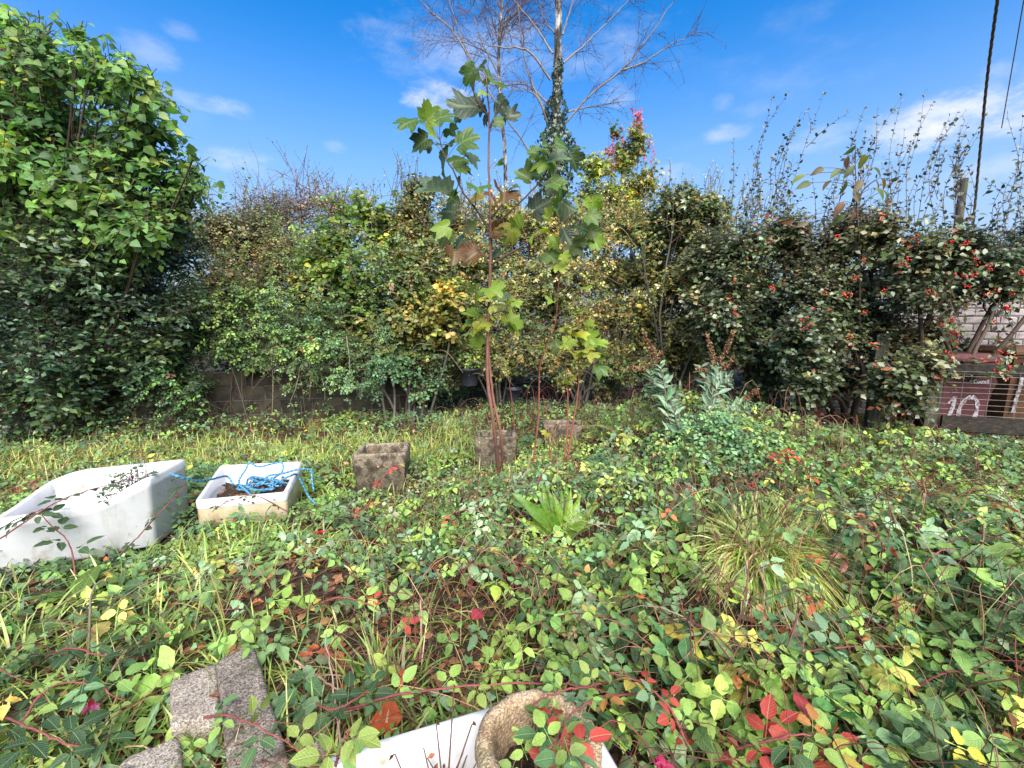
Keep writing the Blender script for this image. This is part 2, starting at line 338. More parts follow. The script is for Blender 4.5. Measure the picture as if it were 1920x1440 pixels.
def dirty(m, chips=True):
    N, L = m.node_tree.nodes, m.node_tree.links; bs = N['Principled BSDF']; src = bs.inputs['Base Color'].links[0].from_socket
    tc = N.new('ShaderNodeTexCoord')
    def layer(src, scale, stretch, lo, hi, amt, col, det=6):
        mp = N.new('ShaderNodeMapping'); mp.inputs['Scale'].default_value = stretch; L.new(tc.outputs['Object'], mp.inputs[0])
        nz = N.new('ShaderNodeTexNoise'); nz.inputs['Scale'].default_value = scale; nz.inputs['Detail'].default_value = det; nz.inputs['Roughness'].default_value = .65; L.new(mp.outputs[0], nz.inputs['Vector'])
        mr = N.new('ShaderNodeMapRange'); L.new(nz.outputs[0], mr.inputs[0]); mr.inputs[1].default_value = lo; mr.inputs[2].default_value = hi; mr.inputs[4].default_value = amt
        mx = N.new('ShaderNodeMix'); mx.data_type = 'RGBA'; L.new(mr.outputs[0], mx.inputs[0]); L.new(src, mx.inputs[6]); mx.inputs[7].default_value = (*col, 1); return mx.outputs[2], mr.outputs[0]
    src, _ = layer(src, 6, (1, 1, .16), .55, .78, .45, (.22, .20, .13)); src, f = layer(src, 3.2, (1, 1, 1), .56, .74, .55, (.30, .27, .20)); src, c = layer(src, 26, (1, 1, 1), .70, .735, .9, (.05, .04, .03), 3)
    L.new(src, bs.inputs['Base Color']); ad = N.new('ShaderNodeMath'); ad.operation = 'MULTIPLY_ADD'; L.new(f, ad.inputs[0]); ad.inputs[1].default_value = .7; ad.inputs[2].default_value = .2; L.new(ad.outputs[0], bs.inputs['Roughness'])
def mossy(m, lo=.52, hi=.66, amt=.85, col=(.05, .062, .018), scale=5):
    N, L = m.node_tree.nodes, m.node_tree.links; bs = N['Principled BSDF']; src = bs.inputs['Base Color'].links[0].from_socket
    tc = N.new('ShaderNodeTexCoord'); nz = N.new('ShaderNodeTexNoise'); nz.inputs['Scale'].default_value = scale; nz.inputs['Detail'].default_value = 9; nz.inputs['Roughness'].default_value = .7; L.new(tc.outputs['Object'], nz.inputs['Vector'])
    mr = N.new('ShaderNodeMapRange'); L.new(nz.outputs[0], mr.inputs[0]); mr.inputs[1].default_value = lo; mr.inputs[2].default_value = hi; mr.inputs[4].default_value = amt
    mx = N.new('ShaderNodeMix'); mx.data_type = 'RGBA'; L.new(mr.outputs[0], mx.inputs[0]); L.new(src, mx.inputs[6]); mx.inputs[7].default_value = (*col, 1); L.new(mx.outputs[2], bs.inputs['Base Color'])
dirty(M_CERAM)
M_SAND = solid_mat('unglazed fireclay', [(.30, (.06, .05, .035)), (.36, (.36, .27, .16)), (.5, (.46, .37, .24)), (.7, (.52, .43, .31))], scale=7, rough=.6, bump=.15)
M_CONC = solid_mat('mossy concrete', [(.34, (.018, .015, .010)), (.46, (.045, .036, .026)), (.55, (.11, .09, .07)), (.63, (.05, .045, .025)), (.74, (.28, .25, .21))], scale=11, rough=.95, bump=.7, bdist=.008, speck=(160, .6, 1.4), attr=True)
M_BLOCK = solid_mat('granular block', [(.3, (.13, .105, .085)), (.5, (.225, .185, .15)), (.7, (.29, .245, .205))], scale=7, rough=.95, bump=.7, bdist=.003, bscale=260, speck=(230, .35, 1.75))
M_BLOCKD = solid_mat('dark granular block', [(.3, (.055, .045, .036)), (.5, (.13, .105, .085)), (.7, (.21, .175, .145))], scale=7, rough=.95, bump=.7, bdist=.003, bscale=260, speck=(210, .3, 2.1))
M_STONE = solid_mat('weathered reconstituted stone', [(.3, (.10, .065, .035)), (.45, (.30, .20, .115)), (.6, (.42, .30, .19)), (.75, (.5, .4, .28))], scale=9, rough=.95, bump=1, bdist=.008, bscale=120, speck=(220, .5, 1.5))
M_WALLB = solid_mat('damp grey block', [(.3, (.012, .010, .008)), (.5, (.034, .027, .022)), (.7, (.08, .064, .052))], scale=5, rough=.95, bump=.7, attr=True)
M_BRICK = solid_mat('white painted brick', [(.32, (.12, .10, .09)), (.43, (.31, .265, .26)), (.7, (.45, .40, .39))], scale=9, rough=.85, bump=.6, attr=True)
M_MORT = solid_mat('mortar', [(.3, (.06, .055, .05)), (.7, (.16, .145, .13))], scale=12, rough=.95, bump=.6)
M_WOOD = solid_mat('weathered timber', [(.3, (.010, .008, .006)), (.5, (.026, .02, .015)), (.7, (.055, .045, .033))], scale=6, rough=.9, bump=.6, stretch=(1, 8, 8), bdist=.006)
M_POST = solid_mat('green grey post', [(.3, (.02, .02, .013)), (.5, (.06, .055, .038)), (.7, (.11, .10, .075))], scale=6, rough=.9, bump=.6, stretch=(8, 8, 1), bdist=.006)
M_BIN = solid_mat('faded maroon plastic', [(.3, (.06, .019, .02)), (.7, (.10, .036, .036))], scale=6, rough=.5, bump=.1)
M_BIN2 = solid_mat('faded brown plastic', [(.3, (.045, .02, .010)), (.7, (.11, .055, .025))], scale=5, rough=.55, bump=.1)
M_WHITE = solid_mat('white paint', [(.42, (.12, .06, .06)), (.52, (.30, .27, .28)), (.68, (.42, .40, .41))], scale=38, rough=.8, bump=.2)
M_BLACK = solid_mat('black plastic', [(.3, (.012, .014, .02)), (.7, (.03, .032, .04))], scale=8, rough=.45, bump=.1)
M_WIRE = solid_mat('galvanised wire', [(.3, (.14, .12, .11)), (.7, (.28, .26, .25))], scale=20, rough=.5, bump=0)
M_CABLE = solid_mat('cable', [(.3, (.07, .055, .035)), (.7, (.16, .13, .09))], scale=40, rough=.7, bump=.3)
M_BERRY = solid_mat('red berry', [(.3, (.55, .012, .015)), (.7, (.75, .035, .02))], scale=30, rough=.35, bump=0, spec=.4, attr=True)
M_PETAL = leaf_mat('petal', rough=.5, trans=.4, vein=.1, bump=0)
dirty(M_SAND)
for m_, c_ in ((M_CONC, (.05, .055, .02)), (M_BLOCK, (.09, .085, .045)), (M_BLOCKD, (.05, .05, .025)), (M_STONE, (.075, .075, .025)), (M_WALLB, (.025, .035, .012)), (M_POST, (.05, .06, .025))): mossy(m_, col=c_, amt=.8 if m_ is not M_BLOCK else .55)
# blue rope: twisted strands
M_ROPE, N_, L_ = newmat('blue rope')
uv_ = N_.new('ShaderNodeUVMap'); wv = N_.new('ShaderNodeTexWave'); mp_ = N_.new('ShaderNodeMapping'); mp_.inputs['Scale'].default_value = (3, 55, 1)
L_.new(uv_.outputs[0], mp_.inputs[0]); L_.new(mp_.outputs[0], wv.inputs['Vector']); wv.bands_direction = 'DIAGONAL'; wv.inputs['Scale'].default_value = .32; wv.inputs['Distortion'].default_value = .4
cr_ = N_.new('ShaderNodeValToRGB'); cr_.color_ramp.elements[0].color = (.02, .11, .24, 1); cr_.color_ramp.elements[1].color = (.12, .34, .50, 1)
L_.new(wv.outputs[0], cr_.inputs[0]); L_.new(cr_.outputs[0], N_['Principled BSDF'].inputs['Base Color']); N_['Principled BSDF'].inputs['Roughness'].default_value = .55
bp_ = N_.new('ShaderNodeBump'); bp_.inputs['Strength'].default_value = .8; bp_.inputs['Distance'].default_value = .004; L_.new(wv.outputs[0], bp_.inputs['Height']); L_.new(bp_.outputs[0], N_['Principled BSDF'].inputs['Normal'])

# ------------------------------------------------------------------ ground
MOUNDS = [(1.28, 2.2, .5, .30), (2.0, 3.9, .9, .30), (1.9, 4.9, .8, .22), (3.0, 2.2, 1.2, .22), (.9, 1.7, .5, .08), (-.2, 5.2, 1.2, .06), (1.5, 4.6, .8, .12)]
def gz(x, y):
    x = np.asarray(x, float); y = np.asarray(y, float)
    z = .03 * np.sin(x * 1.9 + .7) * np.cos(y * 1.6) + .02 * np.sin(x * 4.3 + y * 3.1) + .012 * np.sin(x * 9 - y * 7.7)
    for cx, cy, r, h in MOUNDS: z = z + h * np.exp(-((x - cx) ** 2 + (y - cy) ** 2) / (r * r))
    s = np.clip((x - 3.2) / 2.5, 0, 1); z = z + .28 * s * s * (3 - 2 * s)
    near = np.clip(1 - (np.hypot(x, y) / 60), 0, 1)
    return z * near
def G0(px, py, h=0.):                 # point on the ground (plus h) seen at a photo pixel
    z = 0.
    for _ in range(12):
        p = on_z(px, py, z); z = float(gz(p[0], p[1])) + h
    return on_z(px, py, z)
xs = np.concatenate([np.linspace(-400, -14, 18), np.arange(-13.5, 13.6, .11), np.linspace(14, 400, 18)])
ys = np.concatenate([np.linspace(-300, -2.2, 10), np.arange(-2, 12.1, .11), np.linspace(13, 500, 20)])
XX, YY = np.meshgrid(xs, ys, indexing='ij'); nx_, ny_ = XX.shape
ZZ = gz(XX, YY)
idx = np.arange(nx_ * ny_).reshape(nx_, ny_)
a, b, c, d = idx[:-1, :-1].ravel(), idx[1:, :-1].ravel(), idx[1:, 1:].ravel(), idx[:-1, 1:].ravel()
g = Geo(); g.add(np.c_[XX.ravel(), YY.ravel(), ZZ.ravel()], np.r_[np.c_[a, b, c], np.c_[a, c, d]])
g.top('ground', M_SOIL, 'dark brown garden soil under the brambles and grass', 'ground', 'structure')

# ------------------------------------------------------------------ hard shapes
def box(G, c, s, rot=0., bev=.0, col=(1, 1, 1), tilt=None, jit=0.):
    c = np.asarray(c, float); hx, hy, hz = np.asarray(s, float) / 2
    if bev:
        pr = [(hx - bev, hy - bev, -hz), (hx, hy, -hz + bev), (hx, hy, hz - bev), (hx - bev, hy - bev, hz)]
        V = []
        for (x, y, z) in pr: V += [(-x, -y, z), (x, -y, z), (x, y, z), (-x, y, z)]
        V = np.array(V); F = [(0, 2, 1), (0, 3, 2), (12, 13, 14), (12, 14, 15)]
        for r in range(3):
            for i in range(4):
                j = (i + 1) % 4; F += [(4 * r + i, 4 * r + j, 4 * r + 4 + j), (4 * r + i, 4 * r + 4 + j, 4 * r + 4 + i)]
    else:
        V = np.array([(x, y, z) for z in (-hz, hz) for x, y in ((-hx, -hy), (hx, -hy), (hx, hy), (-hx, hy))])
        F = [(0, 2, 1), (0, 3, 2), (4, 5, 6), (4, 6, 7)] + [t for i in range(4) for t in ((i, (i + 1) % 4, 4 + (i + 1) % 4), (i, 4 + (i + 1) % 4, 4 + i))]
    if jit: V = V + rng.normal(0, jit, V.shape)
    M = Matrix.Rotation(rot, 3, 'Z')
    if tilt: M = M @ Matrix.Rotation(tilt[0], 3, 'X') @ Matrix.Rotation(tilt[1], 3, 'Y')
    V = V @ np.array(M).T + c
    G.add(V, F, np.asarray(col, float)); return G
def quad_loop(c4, rc, m=6):
    """rounded quadrilateral loop (corners in order) with corner radius rc; returns xy and bilinear (s) corner weights"""
    c4 = np.asarray(c4, float); out = []
    for i in range(4):
        p, q, r = c4[i - 1], c4[i], c4[(i + 1) % 4]
        a = q + (p - q) / np.linalg.norm(p - q) * rc; b = q + (r - q) / np.linalg.norm(r - q) * rc
        for k in range(m + 1):
            t = k / m; out.append((1 - t) ** 2 * a + 2 * t * (1 - t) * q + t * t * b)
        nxt = r + (q - r) / np.linalg.norm(q - r) * rc
        for k in range(1, 8): out.append(b + (nxt - b) * k / 8)
    return np.array(out)
def inset(c4, d):
    c4 = np.asarray(c4, float); o = []
    for i in range(4):
        e1 = nrm(c4[i] - c4[i - 1]); e2 = nrm(c4[(i + 1) % 4] - c4[i])
        n1 = np.array([-e1[1], e1[0]]); n2 = np.array([-e2[1], e2[0]])
        n = n1 + n2; o.append(c4[i] + n * d / max(.2, n @ n1))
    return np.array(o)
def basin(c4, rings, rc, rimz=None, rough=0.):
    """c4: plan corners, counter-clockwise. rings: (inset, height fraction 0..1 or absolute z, follows rim?)"""
    V, n = [], None
    for (ins, z, fol) in rings:
        L = quad_loop(inset(c4, ins), max(.01, rc - ins * .6) if ins >= 0 else rc)
        n = len(L)
        base = quad_loop(c4, rc)
        rz = np.array([rimz(p) for p in base]) if rimz is not None else np.zeros(n)
        zz = (rz + z) if fol else np.full(n, z)
        V.append(np.c_[L, zz])
    nr = len(V); V = np.concatenate(V); F = []
    if rough: V = V + rng.normal(0, rough, V.shape)
    for r in range(nr - 1):
        for i in range(n):
            j = (i + 1) % n; F += [(r * n + i, r * n + j, r * n + n + j), (r * n + i, r * n + n + j, r * n + n + i)]
    cen = V[-n:].mean(0); V = np.vstack([V, cen]); k = len(V) - 1
    F += [((nr - 1) * n + i, (nr - 1) * n + (i + 1) % n, k) for i in range(n)]
    return V, np.array(F)

KEEP_OUT = []      # plan polygons where no ground plant may root
def inside(poly, x, y):
    r = np.zeros(len(x), bool); p = np.asarray(poly)
    for i in range(len(p)):
        (x1, y1), (x2, y2) = p[i], p[i - 1]
        c = ((y1 > y) != (y2 > y)) & (x < (x2 - x1) * (y - y1) / (y2 - y1 + 1e-12) + x1); r ^= c
    return r

# --- grey block retaining wall at the back, under the hedge
WA, WB = np.array([-7.6, 5.75]), np.array([-1.45, 7.12])
wd = nrm(WB - WA); wlen = np.linalg.norm(WB - WA); wang = math.atan2(wd[1], wd[0]); wn_ = np.array([-wd[1], wd[0]])
wt = thing('block_wall', 'low grey concrete block wall half hidden under overhanging brambles at the back', 'wall', (*((WA + WB) / 2), 0))
g = Geo(); mid = (WA + WB) / 2 + wn_ * .004
box(g, (*mid, .42), (wlen, .19, .86), wang); g.part('mortar_core', M_MORT, wt, smooth=False)
bl = []
for k in range(4):
    g = Geo(); box(g, (0, 0, 0), (.432, .21, .205), 0, .008, np.ones(3) * rng.uniform(.75, 1.3) * np.array([1, rng.uniform(.92, 1.02), rng.uniform(.85, 1)]), jit=.003); bl.append(g.mesh('block', M_WALLB, smooth=False))
for r in range(4):
    for k in range(int(wlen / .445) + 1):
        s = .445 * k + (.22 if r % 2 else 0) + .1
        if s > wlen - .15: continue
        p = WA + wd * s + wn_ * rng.normal(0, .006)
        M = np.array(Matrix.Translation((*p, .09 + .217 * r)) @ Matrix.Rotation(wang + rng.normal(0, .006), 4, 'Z'))
        shared('block', bl[rng.integers(4)], wt, M)

# --- painted brick outbuilding at the right, behind the fence
BY = 6.15
bt = thing('outbuilding', 'white painted brick outbuilding behind the wire fence and the berry bush', 'outbuilding', (8, BY, .3))
g = Geo(); box(g, (8.2, BY + .13, 1.1), (8.0, .2, 2.0)); g.part('wall', M_MORT, bt, smooth=False)
g = Geo(); box(g, (8.2, BY - .03, 2.17), (8.2, .16, .14), 0, .01); g.part('eaves_board', M_WOOD, bt, smooth=False)
g = Geo(); V = np.array([(4.0, BY - .15, 2.26), (12.4, BY - .15, 2.26), (12.4, BY + 3, 2.62), (4.0, BY + 3, 2.62), (4.0, BY - .15, 2.30), (12.4, BY - .15, 2.30), (12.4, BY + 3, 2.66), (4.0, BY + 3, 2.66)])
g.add(V, [(0, 2, 1), (0, 3, 2), (4, 5, 6), (4, 6, 7), (0, 1, 5), (0, 5, 4), (1, 2, 6), (1, 6, 5), (2, 3, 7), (2, 7, 6), (3, 0, 4), (3, 4, 7)], np.ones(3)); g.part('roof', M_CONC, bt, smooth=False)
bk = []
for k in range(6):
    g = Geo(); box(g, (0, 0, 0), (.226, .06, .094), 0, .010, np.array([1, .96, .95]) * rng.uniform(.7, 1.15), jit=.003); bk.append(g.mesh('brick', M_BRICK, smooth=False))
for r in range(17):
    for k in range(17):
        x = 4.35 + .247 * k + (.123 if r % 2 else 0)
        M = np.array(Matrix.Translation((x, BY + .05 + rng.normal(0, .003), .30 + .110 * r)) @ Matrix.Rotation(rng.normal(0, .012), 4, 'Y'))
        shared('brick', bk[rng.integers(6)], bt, M)

# --- wheelie bins
def bin_(name, label, x, y, mat, w=.62):
    z0 = float(gz(x, y)); t = thing(name, label, 'bin', (x, y, z0), 'wheelie bins behind the fence')
    def lp(hw, hd, z): return [(x - hw, y - hd, z0 + z), (x + hw, y - hd, z0 + z), (x + hw, y + hd, z0 + z), (x - hw, y + hd, z0 + z)]
    g = Geo(); V = lp(.23, .24, .05) + lp(w / 2 - .02, .32, .93) + lp(w / 2, .335, .935) + lp(w / 2, .335, .965) + lp(w / 2 - .05, .30, .966)
    F = [(0, 2, 1), (0, 3, 2), (16, 17, 18), (16, 18, 19)]
    for r in range(4):
        for i in range(4): j = (i + 1) % 4; F += [(4 * r + i, 4 * r + j, 4 * r + 4 + j), (4 * r + i, 4 * r + 4 + j, 4 * r + 4 + i)]
    g.add(V, F); g.part('body', mat, t, smooth=False)
    g = Geo(); V = lp(w / 2 + .015, .36, .97) + lp(w / 2 + .015, .36, 1.0) + lp(w / 2 - .04, .30, 1.05); F = [(0, 2, 1), (0, 3, 2), (8, 9, 10), (8, 10, 11)]
    for r in range(2):
        for i in range(4): j = (i + 1) % 4; F += [(4 * r + i, 4 * r + j, 4 * r + 4 + j), (4 * r + i, 4 * r + 4 + j, 4 * r + 4 + i)]
    g.add(V, F); g.part('lid', mat, t, smooth=False)
    for sx in (-1, 1):
        g = Geo(); tube(g, [(x + sx * .27 - .03, y + .3, z0 + .1), (x + sx * .27 + .03, y + .3, z0 + .1)], .1, .1, 2, 14); g.part('wheel', M_BLACK, t)
    return t, z0
BX, BYY = 5.0, 4.95
t1, z1 = bin_('wheelie_bin', 'maroon wheelie bin marked with a large white 10 behind the wire', BX, BYY, M_BIN)
fy = lambda z: BYY - (.24 + (z - .05) / .88 * .08) - .004       # front face of the body at height z
def paint(t, z0, pts, r, cx):
    g = Geo(); P = spline([(cx + a_, fy(b_), z0 + b_) for a_, b_ in pts], 28)
    P[:, 1] = [fy(p[2] - z0) for p in P]
    dr = nrm(np.gradient(P, axis=0)); sd = nrm(np.cross(dr, [0, -1, 0])) * (r * (1 + .25 * np.sin(np.arange(28) * 1.7)))[:, None]
    V = np.r_[P + sd, P - sd, P + sd - [0, .0015, 0], P - sd - [0, .0015, 0]]; n = 28; F = []
    for i in range(n - 1): F += [(2 * n + i, 2 * n + i + 1, 3 * n + i), (2 * n + i + 1, 3 * n + i + 1, 3 * n + i)]
    g.add(V, F); return g.part('painted_number', M_WHITE, t)
paint(t1, z1, [(-.13, .58), (-.125, .48), (-.14, .38), (-.145, .28)], .022, BX)
paint(t1, z1, [(-.145, .56), (-.19, .50)], .010, BX)
paint(t1, z1, [(.05 + .10 * math.sin(a_), .42 + .155 * math.cos(a_)) for a_ in np.linspace(0, 2 * np.pi, 11)], .022, BX)
M_LETTER = solid_mat('white print', [(.3, (.5, .48, .5)), (.7, (.65, .63, .66))], scale=30, rough=.6, bump=0)
def text_part(t, s, size, loc, mat, name):
    cu = bpy.data.curves.new(name, 'FONT'); cu.body = s; cu.size = size; cu.extrude = .0008
    ob = bpy.data.objects.new(name, cu); dg = bpy.context.evaluated_depsgraph_get(); COL.objects.link(ob); dg.update()
    me = bpy.data.meshes.new_from_object(ob.evaluated_get(dg)); COL.objects.unlink(ob); bpy.data.objects.remove(ob)
    me.materials.append(mat); o = bpy.data.objects.new(name, me); COL.objects.link(o); o.parent = t; o['at'] = list(t['at'])
    o.location = Vector(loc) - Vector(t['at']); o.rotation_euler = (math.radians(90 - 5), 0, 0); return o
text_part(t1, 'Council', .055, (BX + .03, fy(.73) - .005, z1 + .73), M_LETTER, 'lettering')
t2, z2 = bin_('wheelie_bin', 'faded orange brown wheelie bin with a white stripe beside the maroon bin', BX + .74, BYY + .02, M_BIN2)
paint(t2, z2, [(-.18, .9), (-.175, .7), (-.18, .5), (-.178, .32)], .022, BX + .74)

# --- timber and wire fence
FA, FB = np.array([3.6, 5.1]), np.array([7.2, 3.75])
fd = nrm(FB - FA); fang = math.atan2(fd[1], fd[0]); flen = np.linalg.norm(FB - FA)
ft = thing('wire_fence', 'old timber and wire mesh fence beside the red berry bush', 'fence', (*FA, 0))
def fp(s): return FA + fd * s
for s, w, h in ((.62, .12, 1.35), (1.13, .12, 1.0), (3.2, .12, 1.3)):
    p = fp(s); z0 = float(gz(*p)); g = Geo(); box(g, (*p, z0 + h / 2 - .1), (w, w, h + .2), fang, .012, jit=.004); g.part('post', M_POST, ft, smooth=False)
for z, h in ((.49, .17), (1.08, .12)):
    p = fp(1.15 + .05 + 1.5); g = Geo(); box(g, (*(p - np.array([-fd[1], fd[0]]) * .085), z), (3.0, .045, h), fang, .008, jit=.003); g.part('rail', M_WOOD, ft, smooth=False)
for k in range(9):
    z = .60 + k * .058; g = Geo(); n0 = np.array([-fd[1], fd[0]]) * -.12
    tube(g, [(*(fp(1.0) + n0), z), (*(fp(2.2) + n0), z + rng.normal(0, .006)), (*(fp(4) + n0), z)], .0022, .0022, 8, 4, (1, 1, 1), .002); g.part('wire', M_WIRE, ft)
for k in range(12):
    g = Geo(); p = fp(1.1 + .22 * k) + np.array([-fd[1], fd[0]]) * -.123
    tube(g, [(*p, .58), (*p, 1.07)], .0022, .0022, 3, 4, (1, 1, 1)); g.part('wire', M_WIRE, ft)

# --- pole, stay cable and thin line at the top right
pt = thing('utility_pole', 'short dark wooden pole standing behind the berry bush', 'pole', (*at(1808, 430, 6.9)[:2], 0))
g = Geo(); p = at(1808, 335, 6.9); tube(g, [(p[0], p[1], 0), tuple(p)], .06, .05, 4, 10, (1, 1, 1)); g.part('shaft', M_POST, pt)
g = Geo(); q = [at(1825, 420, 6.8), at(1838, 280, 6.2), at(1852, 140, 5.6), at(1872, -10, 4.9), at(1890, -130, 4.4)]
P = spline(q, 90)
for k in range(3):
    ph = np.arange(90) * .9 + k * 2.09; Q = P + .008 * np.c_[np.cos(ph), np.sin(ph), 0 * ph]
    V, F, U = tubes(Q, np.full(90, .009), 5); g.add(V, F, (1, 1, 1), U)
g.top('stay_cable', M_CABLE, 'thick twisted cable rising steeply into the sky above the pole', 'cable', loc=tuple(q[0]))
g = Geo(); q = [at(1878, 240, 8), at(1892, 160, 7.5), at(1906, 80, 7), at(1918, 10, 6.5), at(1935, -80, 6)]; tube(g, q, .007, .007, 12, 4, (1, 1, 1))
g.top('overhead_wire', M_CABLE, 'thin dark wire running up beside the thick twisted cable', 'wire', loc=tuple(q[0]))

# --- sinks
def smooth(t): t = min(1, max(0, t)); return t * t * (3 - 2 * t)
def sink(label, c4, rimz, depth_z, wall, soil_z=None, glaze_skirt=True, rc=.06, z0=.0, under=None):
    c = np.mean(c4, 0); t = thing('sink', label, 'sink', (*c, z0), 'old white sinks dumped in the garden')
    lip = .011
    out_m = under or M_CERAM
    V, F = basin(c4, [(.012, z0, False), (0, z0 + .015, False), (0, -.075, True), (-.004, -.068, True), (-.004, -lip, True), (lip * .7, 0, True), (wall - lip, 0, True), (wall, -lip, True), (wall + .012, -.08, True), (wall + .03, depth_z + .04, False), (wall + .07, depth_z, False)], rc, rimz)
    n = (len(V) - 1) // 11
    if under is None:
        g = Geo(); g.add(V, F); g.part('body', M_CERAM, t)
    else:
        fo = F[(F < 3 * n).all(1)]; fi = F[~(F < 3 * n).all(1)]
        g = Geo(); g.add(V, fo); g.part('skirt', under, t, label='bare cream fireclay side stained with black marks')
        g = Geo(); g.add(V, fi); g.part('glazed_bowl', M_CERAM, t)
    if soil_z:
        L = quad_loop(inset(c4, wall + .016), rc * .6); m_ = len(L)
        V = np.c_[L, np.full(m_, soil_z) + rng.normal(0, .012, m_)]; V = np.vstack([V, [*c, soil_z + .03]])
        g = Geo(); g.add(V, [(i, (i + 1) % m_, m_) for i in range(m_)]); g.part('soil', M_SOIL, t)
    KEEP_OUT.append(inset(c4, -.06 if rc > .09 else -.02)); return t
A, B, C_, D = np.array([-3.22, 2.50]), np.array([-2.52, 2.86]), np.array([-2.62, 3.33]), np.array([-3.36, 3.00])
def rim1(p):
    u = np.dot(p - A, nrm(B - A)) / np.linalg.norm(B - A); w = np.dot(p - A, nrm(D - A)) / np.linalg.norm(D - A)
    lowf = .36; high = .50
    front = lowf + (high - lowf) * smooth((u - .66) / .34)
    back = .41 + (.49 - .41) * smooth(u / .4)
    return front + (back - front) * smooth(w)
sink('large glossy white sink with a dipped front rim', [A, B, C_, D], rim1, .09, .03, soil_z=.13, rc=.03)
A2, B2, C2, D2 = np.array([-2.36, 3.05]), np.array([-1.77, 3.22]), np.array([-1.90, 3.76]), np.array([-2.55, 3.62])
def rim2(p):
    w = np.dot(p - A2, nrm(D2 - A2)) / np.linalg.norm(D2 - A2); return .255 + .085 * w
sink('cream sided white sink filled with tangled blue rope', [A2, B2, C2, D2], rim2, .1, .03, soil_z=.17, under=M_SAND, z0=.03, rc=.035)
KEEP_OUT.append([(.10, 1.22), (.26, 1.42), (.40, 1.25), (.56, .85), (.34, .8)])
e1 = nrm(np.array([.737, .251])); e2 = np.array([e1[1], -e1[0]])
A3 = np.array([-.555, 1.04]); S3 = [A3 + e2 * .52, A3 + e1 * .79 + e2 * .52, A3 + e1 * .79, A3]
sink('white sink at the very front holding a round stone pot', S3, lambda p: .36, .06, .04, soil_z=.10, rc=.10)

# --- concrete troughs
def trough(label, c4, h, lean, wall=.055):
    c = np.mean(c4, 0); t = thing('trough', label, 'trough', (*c, 0), 'weathered concrete troughs')
    V, F = basin(c4, [(.03, -.02, False), (.012, h * .5, False), (0, h - .02, False), (.012, h, False), (wall - .01, h, False), (wall, h - .02, False), (wall + .01, h - .2, False), (wall + .02, h - .21, False)], .03, None, rough=.0022)
    V[:, 2] += (V[:, 0] - c[0]) * lean
    nv_ = (len(V) - 1) // 8; cr = np.concatenate([np.full(nv_, k_) for k_ in (1.1, 1.35, 1.8, 2.6, 2.6, 1.8, .8, .7)] + [np.array([.7])]); g = Geo(); g.add(V, F, np.outer(cr, [1, .95, .88])); g.part('shell', M_CONC, t)  # pale worn rim; shade painted into inner walls and floor so the hollow shows
    L = quad_loop(inset(c4, wall + .004), .03); n = len(L)
    g = Geo(); g.add(np.vstack([np.c_[L, np.full(n, h - .16) + rng.normal(0, .012, n) + (L[:, 0] - c[0]) * lean], [*c, h - .14]]), [(i, (i + 1) % n, n) for i in range(n)]); g.part('soil', M_SOIL, t)
    KEEP_OUT.append(np.asarray(c4)); return t
def tr_corners(pxl, pxr, pyb, dep, skew=0.):
    l, r = on_z(pxl, pyb, 0)[:2], on_z(pxr, pyb - skew, 0)[:2]
    d_ = nrm(r - l); n_ = np.array([-d_[1], d_[0]]); return [l, r, r + n_ * dep, l + n_ * dep]
TR1 = tr_corners(662, 762, 922, .42, 4); TR2 = tr_corners(890, 968, 884, .34); TR3 = tr_corners(1018, 1090, 846, .3)
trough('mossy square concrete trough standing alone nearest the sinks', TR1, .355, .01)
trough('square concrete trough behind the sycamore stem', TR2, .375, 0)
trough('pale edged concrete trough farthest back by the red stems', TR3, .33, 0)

# --- stone pot in the front sink
pc = np.array([.072, 1.035]); t = thing('stone_pot', 'round rough stone pot with a thick rolled rim standing in the front sink', 'plant pot', (*pc, .1))
prof = [(.10, .10), (.13, .16), (.155, .26), (.163, .34), (.168, .375), (.186, .39), (.193, .42), (.187, .45), (.165, .462), (.142, .452), (.135, .42), (.128, .36), (.12, .30)]
prof = [(r * .9, .1 + (z - .1) * .92) for r, z in prof]
n = 48; th = np.linspace(0, 2 * np.pi, n, endpoint=False)
V = np.concatenate([np.c_[pc[0] + r * np.cos(th) * (1 + .012 * np.sin(3 * th)), pc[1] + r * np.sin(th), np.full(n, z)] for r, z in prof]); V += rng.normal(0, .0016, V.shape)
F = [q for r in range(len(prof) - 1) for i in range(n) for q in ((r * n + i, r * n + (i + 1) % n, r * n + n + (i + 1) % n), (r * n + i, r * n + n + (i + 1) % n, r * n + n + i))]
g = Geo(); g.add(V, F); g.part('shell', M_STONE, t)
g = Geo(); g.add(np.vstack([np.c_[pc[0] + .11 * np.cos(th), pc[1] + .11 * np.sin(th), np.full(n, .30) + rng.normal(0, .008, n)], [*pc, .315]]), [(i, (i + 1) % n, n) for i in range(n)]); g.part('soil', M_SOIL, t)

